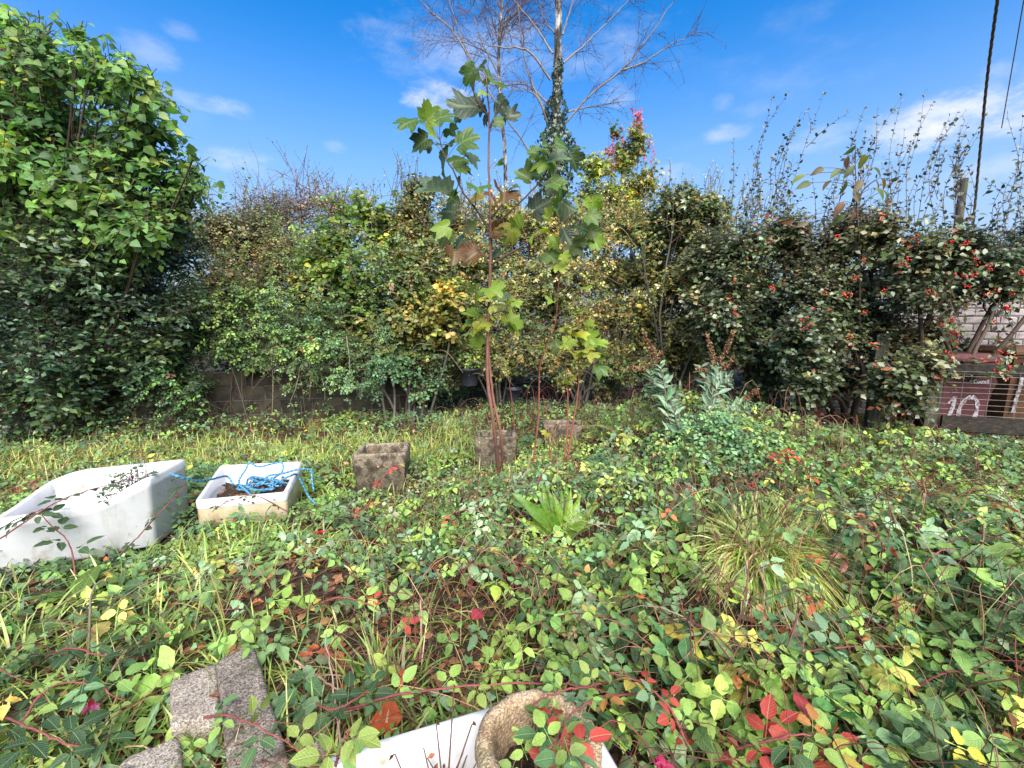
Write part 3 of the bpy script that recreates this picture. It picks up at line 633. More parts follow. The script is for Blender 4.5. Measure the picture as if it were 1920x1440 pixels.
# --- concrete blocks bottom left
def lump(name, label, c4, zt, th_, mat, tilt=(0, 0), group='broken concrete blocks'):
    """slab from plan corners (ccw) with top height zt, thickness th_; tilt = slope dz/dx, dz/dy"""
    c = np.mean(c4, 0); m = 10; L = quad_loop(c4, .02, 3); n = len(L)
    V = []
    for ins, dz in ((.004, -th_), (0, -th_ + .01), (0, -.012), (.008, -.002), (.016, 0), (.034, 0.001)):
        q = quad_loop(inset(c4, ins), .02, 3); V.append(np.c_[q, np.full(n, zt + dz)])
    V = np.vstack(V + [[[*c, zt]]]); V = V + rng.normal(0, .0009, V.shape); V[:, 2] += (V[:, 0] - c[0]) * tilt[0] + (V[:, 1] - c[1]) * tilt[1]
    F = [q for r in range(5) for i in range(n) for q in ((r * n + i, r * n + (i + 1) % n, r * n + n + (i + 1) % n), (r * n + i, r * n + n + (i + 1) % n, r * n + n + i))] + [(5 * n + i, 5 * n + (i + 1) % n, 6 * n) for i in range(n)]
    g = Geo(); g.add(V, F); KEEP_OUT.append(inset(c4, .035))
    return g.top(name, mat, label, 'block', group=group, loc=(*c, zt - th_))
def plan(z, *pp): return [on_z(x, y, z)[:2] for x, y in pp]
lump('concrete_block', 'pale pinkish concrete block lying flat against the dark one', plan(.13, (318, 1362), (412, 1338), (408, 1240), (318, 1272)), .13, .13, M_BLOCK)
lump('concrete_block', 'long dark speckled concrete block pointing away', plan(.15, (428, 1455), (545, 1425), (476, 1208), (404, 1242)), .15, .10, M_BLOCKD, tilt=(.0, .06))
lump('concrete_block', 'pale rough concrete block at the lower corner by the grass', plan(.12, (190, 1475), (350, 1465), (335, 1376), (232, 1418)), .12, .12, M_BLOCK)
lump('brick', 'broken pale pink brick between the dark block and the front sink', plan(.08, (580, 1428), (618, 1392), (572, 1308), (548, 1322)), .08, .07, M_BLOCK, tilt=(.1, 0))

# --- black pots and boards under the hedge
def pot(label, px, pyt, pyb, w, Y, tilt):
    b_ = at(px, pyb, Y); t_ = at(px, pyt, Y); r = w / 2 * mpp(pyt, Y); t = thing('plant_pot', label, 'plant pot', tuple(b_), 'black plastic pots under the hedge')
    prof = [(.78, 0), (.95, .86), (1.03, .87), (1.03, 1), (.96, 1), (.92, .9), (.8, .3)]; h = t_[2] - b_[2]; n = 24; th = np.linspace(0, 2 * np.pi, n, endpoint=False)
    V = np.concatenate([np.c_[b_[0] + r * q * np.cos(th) + tilt * z * h, b_[1] + r * q * np.sin(th), np.full(n, b_[2] + h * z)] for q, z in prof])
    F = [q for k in range(len(prof) - 1) for i in range(n) for q in ((k * n + i, k * n + (i + 1) % n, k * n + n + (i + 1) % n), (k * n + i, k * n + n + (i + 1) % n, k * n + n + i))]
    g = Geo(); g.add(V, F); g.part('shell', M_BLACK, t)
    g = Geo(); g.add(np.vstack([np.c_[b_[0] + r * .88 * np.cos(th) + tilt * .8 * h, b_[1] + r * .88 * np.sin(th), np.full(n, b_[2] + h * .82)], [b_[0] + tilt * .8 * h, b_[1], b_[2] + h * .84]]), [(i, (i + 1) % n, n) for i in range(n)]); g.part('soil', M_SOIL, t)
pot('black plastic bucket pot in the shade under the middle hedge', 880, 690, 722, 38, 6.7, 0)
pot('small black pot on the ground beside the fallen boards', 960, 728, 750, 30, 6.2, .15)
for k, (a_, b_) in enumerate((((935, 742), (1015, 760)), ((928, 752), (985, 770)))):
    p, q = G0(*a_, .05), G0(*b_, .04); c = (p + q) / 2; g = Geo(); box(g, c, (np.linalg.norm(q - p), .09, .02), math.atan2(q[1] - p[1], q[0] - p[0]), .003, tilt=(.2, .04))
    g.top('board', M_WOOD, ('grey weathered board lying under the hedge beside the small pot', 'shorter grey board lying in front of the other board')[k], 'board', group='fallen boards', loc=tuple(c), smooth=False)

# --- blue rope
def rope(pts, n): return spline(pts, n)
c2 = np.mean([A2, B2, C2, D2], 0)
R = [np.array(on_z(*q)) for q in ((318, 888, .50), (334, 893, .49), (365, 901, .42), (395, 899, .37), (425, 893, .33), (437, 908, .27), (446, 912, .22))]
for k in range(24):
    u = rng.uniform(-.05, 1.); v = rng.uniform(-.65, .85); w = np.array([c2[0] + .02 + .22 * v, c2[1] - .16 + .36 * u])
    R.append(np.array([*w, .2 + .12 * rng.random() * (1 - abs(v))]))
R += [np.array(on_z(*q)) for q in ((520, 905, .3), (545, 892, .34), (556, 890, .30), (566, 905, .22), (578, 930, .10), (592, 945, .06))]
g = Geo(); P = rope(R, 520); P += 0; V, F, U = tubes(P, np.full(len(P), .0085), 7); g.add(V, F, (1, 1, 1), U)
R2 = [np.array(on_z(*q)) for q in ((440, 935, .2), (470, 930, .24), (448, 905, .26), (462, 878, .34), (468, 868, .37), (485, 875, .35), (510, 870, .355), (528, 868, .36), (530, 882, .31), (515, 895, .26), (490, 905, .24), (505, 892, .28), (530, 888, .31), (560, 880, .345), (582, 882, .32), (585, 900, .24), (588, 920, .15))]
P = rope(R2, 200); V, F, U = tubes(P, np.full(len(P), .0085), 7); g.add(V, F, (1, 1, 1), U)
g.top('blue_rope', M_ROPE, 'tangled blue rope coiled in the cream sink and trailing to the next sink', 'rope', loc=(*c2, .2))
print('hard', round(time.time() - T0, 1))


# ================================================================== plants
# palettes (linear base colours, weight)
P_DARK = [((.030, .062, .026), 5), ((.045, .085, .030), 4), ((.065, .11, .035), 2), ((.028, .060, .036), 3), ((.12, .15, .035), .5)]
P_LIME = [((.085, .17, .035), 5), ((.06, .13, .035), 4), ((.12, .21, .04), 3), ((.17, .24, .045), 1.2), ((.30, .28, .05), .35), ((.05, .10, .04), 2)]
P_HAZEL = [((.085, .15, .03), 4), ((.12, .19, .035), 4), ((.17, .22, .04), 2.5), ((.30, .28, .045), .7), ((.06, .11, .03), 2)]
P_OLIVE = [((.06, .09, .028), 4), ((.10, .13, .035), 4), ((.16, .15, .04), 3), ((.26, .20, .05), 1.5), ((.05, .075, .03), 3), ((.20, .09, .03), .5)]
P_AUT = [((.12, .13, .035), 3), ((.22, .19, .05), 3.2), ((.32, .24, .07), 2.6), ((.34, .17, .05), 1.3), ((.25, .10, .035), .8), ((.06, .09, .03), 3), ((.09, .12, .03), 2)]
P_TAN = [((.22, .19, .08), 4), ((.17, .17, .06), 4), ((.28, .21, .11), 2), ((.12, .15, .05), 2)]
P_BROWN = [((.20, .13, .09), 3), ((.26, .17, .11), 2), ((.13, .11, .05), 2), ((.30, .20, .09), 1)]
P_COTO = [((.030, .050, .028), 5), ((.045, .070, .034), 4), ((.070, .10, .045), 2.5), ((.10, .125, .07), 1.4), ((.17, .06, .03), .35)]
P_BRAM = [((.08, .135, .032), 5), ((.12, .18, .04), 5), ((.055, .105, .04), 3.5), ((.08, .13, .065), 2), ((.15, .215, .045), 2.6), ((.28, .29, .055), .45), ((.40, .22, .05), .15), ((.35, .07, .03), .12), ((.16, .06, .03), .35)]
P_IVYG = [((.05, .10, .04), 4), ((.07, .13, .05), 4), ((.09, .15, .07), 3), ((.04, .08, .04), 2), ((.14, .19, .05), 1)]
P_GRASS = [((.13, .20, .035), 5), ((.19, .25, .05), 4), ((.26, .28, .07), 3), ((.36, .31, .13), 2), ((.08, .15, .03), 3)]
P_GRASSY = [((.27, .31, .06), 4), ((.36, .36, .10), 4), ((.44, .38, .17), 3), ((.18, .25, .05), 2), ((.42, .28, .12), 1.2)]
P_STRAW = [((.42, .32, .16), 4), ((.36, .22, .10), 3), ((.48, .38, .20), 2), ((.24, .27, .07), 2)]
P_LITTER = [((.14, .055, .025), 4), ((.22, .09, .04), 4), ((.30, .135, .06), 3), ((.38, .21, .09), 1.5), ((.06, .03, .015), 3), ((.33, .10, .04), .8)]
BARK = np.array([.085, .055, .04]); BARKG = np.array([.11, .095, .075]); BARKR = np.array([.20, .075, .05])

P_AUT = [((.15, .18, .045), 4), ((.26, .22, .065), 3.2), ((.40, .30, .10), 2.6), ((.46, .34, .16), 1.2), ((.40, .19, .06), .7), ((.28, .11, .04), .35), ((.07, .10, .035), 2.6), ((.10, .13, .04), 2)]
P_BRAM += [((.032, .068, .028), 4), ((.05, .085, .03), 2.5), ((.15, .22, .12), 2.2), ((.17, .10, .05), .4), ((.19, .27, .055), 1.2)]
P_COTO = [((c[0] * 1.18, c[1] * 1.02, c[2] * .8), w) for c, w in P_COTO] + [((.145, .165, .09), 1.6), ((.20, .22, .13), .6), ((.16, .13, .04), .8), ((.20, .07, .03), .4)]
def lift(p, k): return [(tuple(min(.6, v * k) for v in c), w) for c, w in p]
P_BRAM, P_IVYG, P_GRASS, P_GRASSY = lift(P_BRAM, 2.0), lift(P_IVYG, 2.0), lift(P_GRASS, 1.7), lift(P_GRASSY, 1.6)
P_LIME, P_HAZEL, P_OLIVE, P_AUT, P_DARK, P_COTO = lift(P_LIME, 1.75), lift(P_HAZEL, 1.6), lift(P_OLIVE, 1.55), lift(P_AUT, 1.6), lift(P_DARK, 1.5), lift(P_COTO, 1.45)
def lobes_w(L, Y, dY=.6):
    """lobes given as (photo x, photo y, radius px[, depth]) -> world centres and radii"""
    C, R = [], []
    for l in L:
        y = l[3] if len(l) > 3 else Y + rng.uniform(-dY, dY) * .5
        C.append(at(l[0], l[1], y)); R.append(l[2] * mpp(l[1], y))
    return np.array(C), np.array(R)
def lobe_points(C, R, n, sub=7, deep=2.2):
    """points in clumps inside each lobe; returns points and outward directions"""
    w = R ** 2; li = rng.choice(len(R), n, p=w / w.sum())
    subs = nrm(rng.normal(0, 1, (len(R), sub, 3))) * rng.uniform(.25, .75, (len(R), sub, 1)); sw = rng.random((len(R), sub)) ** 1.3 + .12; cs = np.cumsum(sw / sw.sum(1, keepdims=True), 1); si = np.minimum((rng.random(n)[:, None] > cs[li]).sum(1), sub - 1)
    sc = subs[li, si]; d = rdir(n); r = rng.random(n) ** (1 / deep)
    q = sc + d * (r * .52)[:, None]
    P = C[li] + q * R[li][:, None]
    return P, nrm(q + d * .4), li
def noise3(P, f, ph): return .5 + .5 * np.sin(P[:, 0] * f + ph + 1.3 * np.sin(P[:, 2] * f * .7)) * np.sin(P[:, 2] * f * 1.17 + ph * 2.1 + 1.1 * np.sin(P[:, 1] * f * .8))
def foliage(G, GT, P, O, T, size, pal, m=5, tl=.22, tcol=BARK, up=.45, droop=0., wid=(.8, 1.15), face=.25, jit=.18, tw=.0028):
    """twigs at P heading outward O, each with m leaves"""
    n = len(P); d = nrm(O * .8 + np.array([0, 0, up]) + rng.normal(0, .45, (n, 3)))
    L = tl * rng.uniform(.6, 1.35, n)
    t = np.linspace(.18, 1, m)[None] + rng.uniform(-.06, .06, (n, m))
    bend = np.array([0, 0, -1.]) * droop
    base = P - d * (L * .5)[:, None]
    pos = base[:, None] + d[:, None] * (t * L[:, None])[..., None] + bend * (t ** 2 * L[:, None])[..., None]
    side = nrm(np.cross(d, [0, 0, 1.]) + 1e-4)
    sgn = np.where(np.arange(m) % 2, 1, -1)[None, :, None]
    A = nrm(d[:, None] * .55 + side[:, None] * sgn * .9 + rng.normal(0, .35, (n, m, 3)) + np.array([0, 0, -.25 - droop]))
    N = nrm(np.array([0, 0, .75]) + O[:, None] * .4 + np.array([0, -face, 0]) + rng.normal(0, .38, (n, m, 3)))
    S = size * rng.uniform(.6, 1.25, (n, m))
    c = pick(n, pal, jit)[:, None] * np.exp(rng.normal(0, .12, (n, m, 1)))
    hue = np.exp((noise3(P, 2.1, .3) - .5)[:, None] * np.array([.8, .45, .2]) + (noise3(P, 5.2, 1.7) - .5)[:, None] * .7)[:, None]; S = S * (.75 + .5 * noise3(P, 3.3, 4.))[:, None]
    flip = rng.random((n, m)) < .3; c2 = pick(n * m, pal, jit).reshape(n, m, 3); c = np.clip(np.where(flip[..., None], c2, c) * hue, .003, .75)
    data = (pos.reshape(-1, 3), A.reshape(-1, 3), N.reshape(-1, 3), S.ravel(), c.reshape(-1, 3))
    if G is not None: scatter(G, T, *data, wid=rng.uniform(*wid, n * m))
    if GT is not None:
        Pt = np.stack([base, base + d * L[:, None] + bend * (L * .8)[:, None]], 1)
        V, F, U = tubes(Pt, np.tile([tw, tw * .5], (n, 1)), 3)
        GT.add(V, F, np.repeat(np.clip(tcol * rng.uniform(.6, 1.4, (n, 1)), 0, 1), 6, 0), U)
    return data
def stems(G, base, C, R, k=2, r0=.025, col=BARKG, wob=.05):
    """limbs from the base to each lobe centre, with k side limbs in the lobe"""
    for c, r in zip(C, R):
        b = base + np.r_[rng.normal(0, .12, 2), 0]; mid = b + (c - b) * .5 + rng.normal(0, .12, 3) + [0, 0, .15]
        tube(G, [b, mid, c], r0, r0 * .45, 9, 6, col * rng.uniform(.7, 1.3), wob * .3)
        for j in range(k):
            e = c + rdir(1)[0] * r * .8; tube(G, [mid + (c - mid) * rng.uniform(0, .8), (mid + c + 2 * e) / 4, e], r0 * .4, r0 * .15, 6, 4, col * rng.uniform(.7, 1.3), wob * .3)
LEAFMESH = {}
def leaf_variants(name, T, pal, mat, n=8, jit=.12):
    out = []
    for c in pick(n, pal, jit):
        g = Geo(); g.add(T['v'], T['f'], c, T['u']); out.append(g.mesh(name, mat))
    return out
def leaf_parts(parent, meshes, data, n, name='leaf'):
    """the n leaves nearest the camera as objects; the rest are returned"""
    P = data[0]; o = np.argsort(np.linalg.norm(P - [0, 0, EYE], axis=1) + rng.uniform(0, .5, len(P)))
    for i in o[:n]: shared(name, meshes[rng.integers(len(meshes))], parent, frame(data[0][i], data[1][i], data[2][i], data[3][i]))
    return tuple(x[o[n:]] for x in data)
def shrub(name, label, cat, L, Y, T, size, pal, n, m=5, tl=.22, mat=None, base=None, group=None, sk=2, scol=BARKG, r0=.022, dY=.6, parts=0, pmesh=None, extra=None, **kw):
    C, R = lobes_w(L, Y, dY)
    b = np.array([C[:, 0].mean(), C[:, 1].mean() + .1, 0.]) if base is None else np.asarray(base, float)
    b[2] = float(gz(b[0], b[1])) - .02
    t = thing(name, label, cat, b, group)
    gs = Geo(); stems(gs, b, C, R, sk, r0, scol)
    P, O, li = lobe_points(C, R, n)
    keep = P[:, 2] > gz(P[:, 0], P[:, 1]) + .02; P, O = P[keep], O[keep]
    g, gt = Geo(), Geo()
    data = foliage(None, gt, P, O, T, size, pal, m, tl, **kw)
    if parts: data = leaf_parts(t, pmesh, data, parts)
    scatter(g, T, *data, wid=rng.uniform(.8, 1.15, len(data[0])))
    if extra: extra(t, g, gt, gs, C, R)
    gs.part('stem', M_TWIG, t, kind='stuff'); gt.part('twig', M_TWIG, t, kind='stuff'); g.part('foliage', mat or M_LEAF, t, kind='stuff')
    return t, C, R
def shoots(gt, g, starts, tops, T, size, pal, r=.004, gap=.05, col=BARK, bend=.1):
    """long single shoots with alternate leaves"""
    todo = list(zip(starts, tops))
    for s, e in list(todo):
        s, e = np.asarray(s), np.asarray(e)
        for _ in range(rng.integers(0, 3)):
            f = rng.uniform(.2, .75); b = s + (e - s) * f; todo.append((b, b + (e - s) * (1 - f) * rng.uniform(.5, .9) + rng.normal(0, .09, 3) * np.linalg.norm(e - s)))
    for s, e in todo:
        s, e = np.asarray(s), np.asarray(e); L = np.linalg.norm(e - s); mid = (s + e) / 2 + rng.normal(0, bend * L * .35, 3) * [1, 1, .3] + [-.10 * (e - s)[0] + rng.normal(0, .05 * L), 0, .06 * L]
        n = 12; P = spline([s, mid, e], n); V, F, U = tubes(P, np.linspace(r, r * .35, n), 4); gt.add(V, F, np.clip(col * rng.uniform(.7, 1.3), 0, 1), U)
        k = max(3, int(L / gap)); tt = np.clip(np.linspace(.12, 1, k) + rng.normal(0, .035, k), 0, 1)
        q = np.stack([np.interp(tt, np.linspace(0, 1, n), P[:, i]) for i in range(3)], 1)
        d = nrm(np.stack([np.interp(tt, np.linspace(0, 1, n), np.gradient(P[:, i])) for i in range(3)], 1))
        sd = nrm(np.cross(d, [0, 1, 0])) * np.where(np.arange(k) % 2, 1, -1)[:, None]
        A = nrm(d * .8 + sd * .8 + rng.normal(0, .3, (k, 3))); N = nrm(np.array([0, -.5, .6]) + rng.normal(0, .5, (k, 3)))
        scatter(g, T, q, A, N, size * rng.uniform(.6, 1.2, k) * (1 - .35 * tt), pick(k, pal), wid=rng.uniform(.8, 1.2, k))

# ---------- left: broad-leaved lime tree over a dark privet
limeM = leaf_variants('leaf', LIME, P_LIME, M_BIG, 10)
LT = [(30, 80, 60), (110, 120, 75), (195, 170, 75), (60, 200, 110), (170, 270, 115), (255, 150, 40), (262, 240, 62), (295, 320, 70), (340, 362, 42), (20, 330, 110), (130, 370, 110), (230, 370, 90), (-90, 130, 150), (-90, 330, 150), (-220, 200, 170), (180, 100, 34), (75, 60, 30), (285, 160, 24), (355, 320, 24), (20, 40, 26), (150, 70, 20), (235, 110, 22), (300, 190, 18), (300, 250, 20), (375, 345, 20), (365, 300, 14), (310, 400, 46), (275, 425, 50), (215, 450, 50)]
shrub('lime_tree', 'tall bright green broad-leaved tree reaching up into the sky at the side', 'tree', LT, 5.3, LIME, .09, P_LIME, 3500, 5, .40, M_BIG, base=(-6.6, 6.1, 0), parts=300, pmesh=limeM, r0=.02, dY=1.0, up=.15, droop=.12, tw=.005, face=.5, scol=BARK * .7)
LP = [(60, 430, 120), (180, 440, 120), (285, 430, 85), (335, 480, 55), (70, 570, 130), (210, 560, 120), (310, 560, 70), (30, 680, 110), (150, 680, 100), (255, 670, 75), (-110, 480, 180), (-110, 660, 150), (300, 400, 50), (200, 330, 70), (100, 330, 80), (20, 740, 90, 5.5), (200, 730, 75, 5.7), (0, 560, 130, 5.3), (110, 640, 100, 5.2), (120, 480, 90, 5.0), (240, 520, 80, 5.3), (280, 640, 70, 5.6), (110, 735, 70, 5.5), (60, 350, 70, 5.3), (220, 400, 60, 5.2), (310, 720, 55, 6.0)]
shrub('privet_shrub', 'dark small-leaved evergreen shrub in the shade under the broad-leaved tree', 'shrub', LP, 5.9, OV4, .078, P_DARK, 9300, 5, .26, M_GLOSS, base=(-6.4, 6.6, 0), dY=1.0, r0=.015, scol=BARK * .5)
# ---------- behind: pale hedge and brown bush
shrub('pale_hedge', 'pale tan and green hedge farther off behind the dark shrub', 'hedge', [(395, 445, 60), (465, 440, 60), (430, 510, 65), (515, 520, 60), (350, 455, 45), (540, 470, 50), (490, 470, 50), (400, 560, 60), (480, 570, 60)], 8.2, OV4W, .058, lift(P_TAN, 1.25), 4200, 5, .2)
def bush_twigs(t, g, gt, gs, C, R):
    s, e = [], []
    for c, r in zip(C, R):
        for k in range(11):
            a_ = c + rng.normal(0, r * .3, 3); s.append(a_); e.append(c + np.array([rng.normal(0, r * .8), rng.normal(0, r * .5), r * rng.uniform(.7, 1.5)]))
    shoots(gt, g, s, e, OV4, .05, P_BROWN, .006, .12, np.array([.13, .075, .07]))
shrub('brown_bush', 'brown twiggy bush with thin dry leaves standing against the sky', 'bush', [(500, 400, 60), (565, 375, 62), (615, 395, 50), (545, 430, 60), (470, 410, 40), (650, 400, 45)], 8.9, OV4, .052, P_BROWN, 1500, 4, .25, extra=bush_twigs, scol=np.array([.13, .09, .08]))
# ---------- hazel
hazelM = leaf_variants('leaf', OVR, P_HAZEL, M_BIG, 8)
shrub('hazel_shrub', 'hazel shrub with rounded light green leaves in front of the brown bush', 'shrub', [(615, 440, 65), (690, 420, 65), (655, 500, 75), (728, 485, 50), (590, 510, 55), (650, 385, 34), (700, 540, 55), (625, 555, 60)], 7.4, OVR, .095, P_HAZEL, 760, 5, .3, M_BIG, parts=220, pmesh=hazelM, r0=.025)
# ---------- middle hedge in several bushes
def hedge(label, L, Y, pal, n, size=.062, T=OV4W, top=None, name='hedge_shrub', **kw):
    def ex(t, g, gt, gs, C, R):
        s, e = [], []
        for q in (top or []):
            for k in range(q[2]):
                p = at(q[0] + rng.normal(0, q[3]), q[1] + rng.normal(0, 18), Y + rng.uniform(-.3, .3)); s.append(p - [rng.normal(0, .12), 0, rng.uniform(.6, 1.0)]); e.append(p)
        if s: shoots(gt, g, s, e, OV4, .055, pal, .005, .07)
    return shrub(name, label, 'shrub', L, Y, T, size, pal, n, 5, .2, extra=ex, group='bushes of the back hedge', **kw)
hedge('olive green hedge bush directly under the hazel', [(620, 600, 60), (700, 605, 65), (780, 600, 60), (660, 660, 45), (745, 660, 50), (560, 600, 50), (800, 660, 40), (700, 710, 40), (790, 710, 40), (830, 640, 45)], 7.4, P_OLIVE, 5200)
hedge('dark thin-topped hedge bush between the hazel and the sycamore top', [(770, 420, 55), (820, 470, 60), (770, 500, 55), (830, 540, 60), (790, 380, 40), (730, 440, 50), (830, 600, 50)], 7.7, P_OLIVE, 4200, top=[(750, 285, 9, 14), (700, 330, 10, 30), (790, 330, 10, 26)])
hedge('yellow and orange hedge bush right behind the sycamore stem', [(880, 420, 60), (945, 420, 60), (900, 500, 65), (960, 500, 60), (870, 580, 65), (950, 590, 65), (1010, 430, 55), (900, 650, 40), (960, 670, 45), (850, 690, 40)], 7.9, P_AUT, 4700, .055, MAPLE_F, top=[(880, 350, 12, 40), (960, 345, 14, 40)])
hedge('straw yellow hedge bush with upright stems below the red topped tree', [(1070, 430, 60), (1135, 430, 60), (1040, 510, 65), (1110, 515, 65), (1175, 500, 60), (1010, 590, 60), (1080, 600, 60), (1150, 595, 60), (1100, 650, 50), (1020, 660, 50), (1160, 660, 50), (1060, 700, 40), (1140, 710, 40)], 7.8, P_AUT, 4900, .055, MAPLE_F, top=[(1050, 345, 16, 50), (1140, 350, 14, 50)])
hedge('mixed olive and yellow hedge bush beside the cotoneaster', [(1225, 440, 58), (1290, 440, 55), (1230, 520, 65), (1290, 520, 55), (1215, 600, 60), (1280, 610, 50), (1240, 660, 40), (1330, 410, 34), (1210, 670, 45), (1290, 680, 50)], 7.3, P_AUT[:3] + P_OLIVE, 5600, top=[(1260, 360, 12, 50), (1320, 330, 8, 24)])
shrub('back_hedge', 'tall dark hedge closing off the garden behind the coloured bushes', 'hedge', [(x, y, 95) for x in range(330, 1500, 85) for y in (440, 500, 560, 660, 735)], 10.2, OV4W, .085, lift(P_OLIVE, .8) + P_DARK, 7000, 5, .3, dY=.8, sk=1)
shrub('back_hedge', 'dark evergreen hedge far behind the privet at the side', 'hedge', [(x, y, 120) for x in range(-250, 420, 110) for y in (520, 640, 730)], 8.6, OV4W, .09, P_DARK, 2600, 5, .28, dY=.6, sk=1)
hedge('loose green filler bush between the hazel and the yellow hedge', [(560, 555, 50), (750, 540, 55), (850, 560, 50), (690, 570, 60), (560, 640, 45), (860, 670, 45)], 7.0, P_OLIVE + P_HAZEL, 2200, .066, OV8, top=[(600, 330, 8, 50), (470, 350, 9, 60)], name='filler_bush')
hedge('yellow leaved hazel spray hanging left of the sycamore stem', [(760, 600, 45), (830, 610, 50), (720, 640, 36), (850, 560, 36), (800, 660, 40)], 6.6, [((.20, .22, .05), 3), ((.33, .28, .06), 2), ((.12, .16, .04), 3), ((.42, .30, .06), 1)], 620, .085, OVR, name='hazel_spray')
hedge('sparse brown stemmed growth filling the gap beside the cotoneaster', [(1310, 420, 45), (1350, 400, 40), (1270, 390, 40), (1190, 430, 45)], 6.9, P_AUT + P_OLIVE, 900, .055, MAPLE_F, top=[(1300, 330, 12, 60), (1400, 350, 12, 60)], name='filler_bush')
def tangle(label, boxes, Y, nst, pal, T, size, col, name='bramble_tangle'):
    c0 = at((boxes[0] + boxes[2]) / 2, boxes[3], Y); t = thing(name, label, 'brambles', (c0[0], Y, 0)); g, gt = Geo(), Geo(); s_, e_ = [], []
    for k in range(nst):
        x, y, yy = rng.uniform(boxes[0], boxes[2]), rng.uniform(boxes[1], boxes[3]), Y + rng.uniform(-.35, .5); p = at(x, y, yy); dx = rng.normal(0, .55); L_ = rng.uniform(.4, 1.3); q = p + np.array([dx, rng.normal(-.1, .15), rng.uniform(-.5, .45)]) * L_; n = 12
        m_ = (p + q) / 2 + [0, -.12, .18 * L_]; P = spline([p, m_, q], n); V, F, U = tubes(P, np.linspace(.0055, .0022, n), 4); gt.add(V, F, np.clip(np.asarray(col[k % len(col)]) * rng.uniform(.6, 1.3), 0, 1), U)
        if rng.random() < .75:
            kk = int(6 + L_ * 9); i = rng.integers(1, n, kk); scatter(g, T, P[i] + rng.normal(0, .03, (kk, 3)), nrm(rng.normal(0, .7, (kk, 3)) + [0, 0, -.3]), nrm(rng.normal(0, .5, (kk, 3)) + [0, -.6, .7]), size * rng.uniform(.6, 1.3, kk), pick(kk, pal) * rng.uniform(.7, 1.3))
    gt.part('stem', M_TWIG, t, kind='stuff'); g.part('foliage', M_COVER, t, kind='stuff')
ST_ = [(.16, .07, .05), (.24, .16, .10), (.09, .06, .045), (.30, .22, .14)]
tangle('long arching bramble stems tangled over the hedge under the hazel', (400, 430, 800, 700), 6.75, 130, P_OLIVE + P_BRAM[:4], TRI_LO, .052, ST_)
tangle('thin bramble and rose stems tangled over the yellow hedge behind the sapling', (800, 420, 1330, 690), 6.9, 150, P_OLIVE + P_AUT, TRI_LO, .048, ST_)
tangle('dark tangle of bare stems in the shade at the foot of the hedge', (780, 620, 1330, 730), 6.9, 90, P_DARK + P_OLIVE, OV8, .055, [(.07, .05, .04), (.12, .09, .06)])
# ---------- young tree with red top
def redtop(t, g, gt, gs, C, R):
    s, e = [], []
    for (x, y, k, sp) in ((1190, 215, 9, 14), (1148, 275, 8, 14), (1208, 245, 5, 8)):
        for i in range(k):
            p = at(x + rng.normal(0, sp), y + rng.normal(0, 16), 8.3); s.append(p - [rng.normal(0, .08), 0, rng.uniform(.3, .6)]); e.append(p)
    gr = Geo(); shoots(gt, gr, s, e, OV4, .085, [((.55, .03, .05), 4), ((.65, .07, .07), 2), ((.4, .05, .04), 1)], .004, .045, BARKR); gr.part('red_foliage', M_LEAF, t, kind='stuff', label='crimson leaves at the very top')
shrub('young_acer_tree', 'slender yellow green young tree with crimson top leaves against the sky', 'tree', [(1120, 325, 34), (1165, 300, 36), (1195, 285, 30), (1140, 370, 40), (1190, 350, 36), (1215, 330, 24), (1100, 370, 30), (1160, 410, 40), (1150, 255, 14), (1192, 250, 18)], 8.3, MAPLE_F, .06, [((.30, .36, .05), 4), ((.21, .30, .05), 4), ((.42, .38, .07), 2), ((.34, .2, .05), .7)], 1150, 5, .24, extra=redtop, r0=.014, dY=.3)
# ---------- brambles and climbers tumbling over the wall
shrub('bramble_thicket', 'bramble and honeysuckle thicket tumbling over the low block wall', 'thicket', [(365, 610, 62), (440, 625, 60), (520, 615, 58), (590, 600, 50), (320, 690, 62), (240, 735, 58), (120, 755, 60), (420, 570, 55), (500, 560, 50), (20, 770, 60), (-80, 780, 70), (360, 740, 45), (610, 660, 34), (540, 665, 30), (470, 680, 24)], 6.2, TRI_LO, .058, P_BRAM[:4] + P_DARK[:2] + [((.20, .27, .07), 2), ((.22, .07, .035), .4)], 2000, 4, .32, M_COVER, base=(-4.3, 6.6, 0), dY=.5, droop=.3, tw=.003, r0=.010, scol=BARK)
def rosette(t, p, n, L, T, pal, mat, up=.5, name='leaf', roll=.3, wid=1.):
    ms = leaf_variants(name, T, pal, mat, min(6, n))
    for k in range(n):
        a_ = k * 2.4 + rng.normal(0, .2); el = up + rng.normal(0, .22)
        A = np.array([math.cos(a_) * math.cos(el), math.sin(a_) * math.cos(el), math.sin(el)]); N = np.array([-math.cos(a_) * math.sin(el), -math.sin(a_) * math.sin(el), math.cos(el)]) + rng.normal(0, roll, 3) * .5
        shared(name, ms[k % len(ms)], t, frame(np.asarray(p) + A * .01, A, N, L * rng.uniform(.75, 1.15)))
for k, (x, y, lab) in enumerate(((345, 620, 'pale green long-leaved plant rising out of the bramble thicket'), (420, 650, 'second long-leaved plant leaning out over the block wall'))):
    p = at(x, y, 5.9); t = thing('laurel_sprig', lab, 'plant', (p[0], p[1], 0)); g = Geo(); tube(g, [(p[0], p[1] + .4, .1), (p[0], p[1] + .2, p[2] * .6), p], .01, .005, 8, 5, BARKG); g.part('stem', M_TWIG, t)
    for j in range(3): rosette(t, p - np.array([.0, 0, .06 * j]), 7, .2, LANCE, [((.10, .16, .07), 3), ((.14, .2, .08), 2)], M_BIG, .55 - .25 * j)
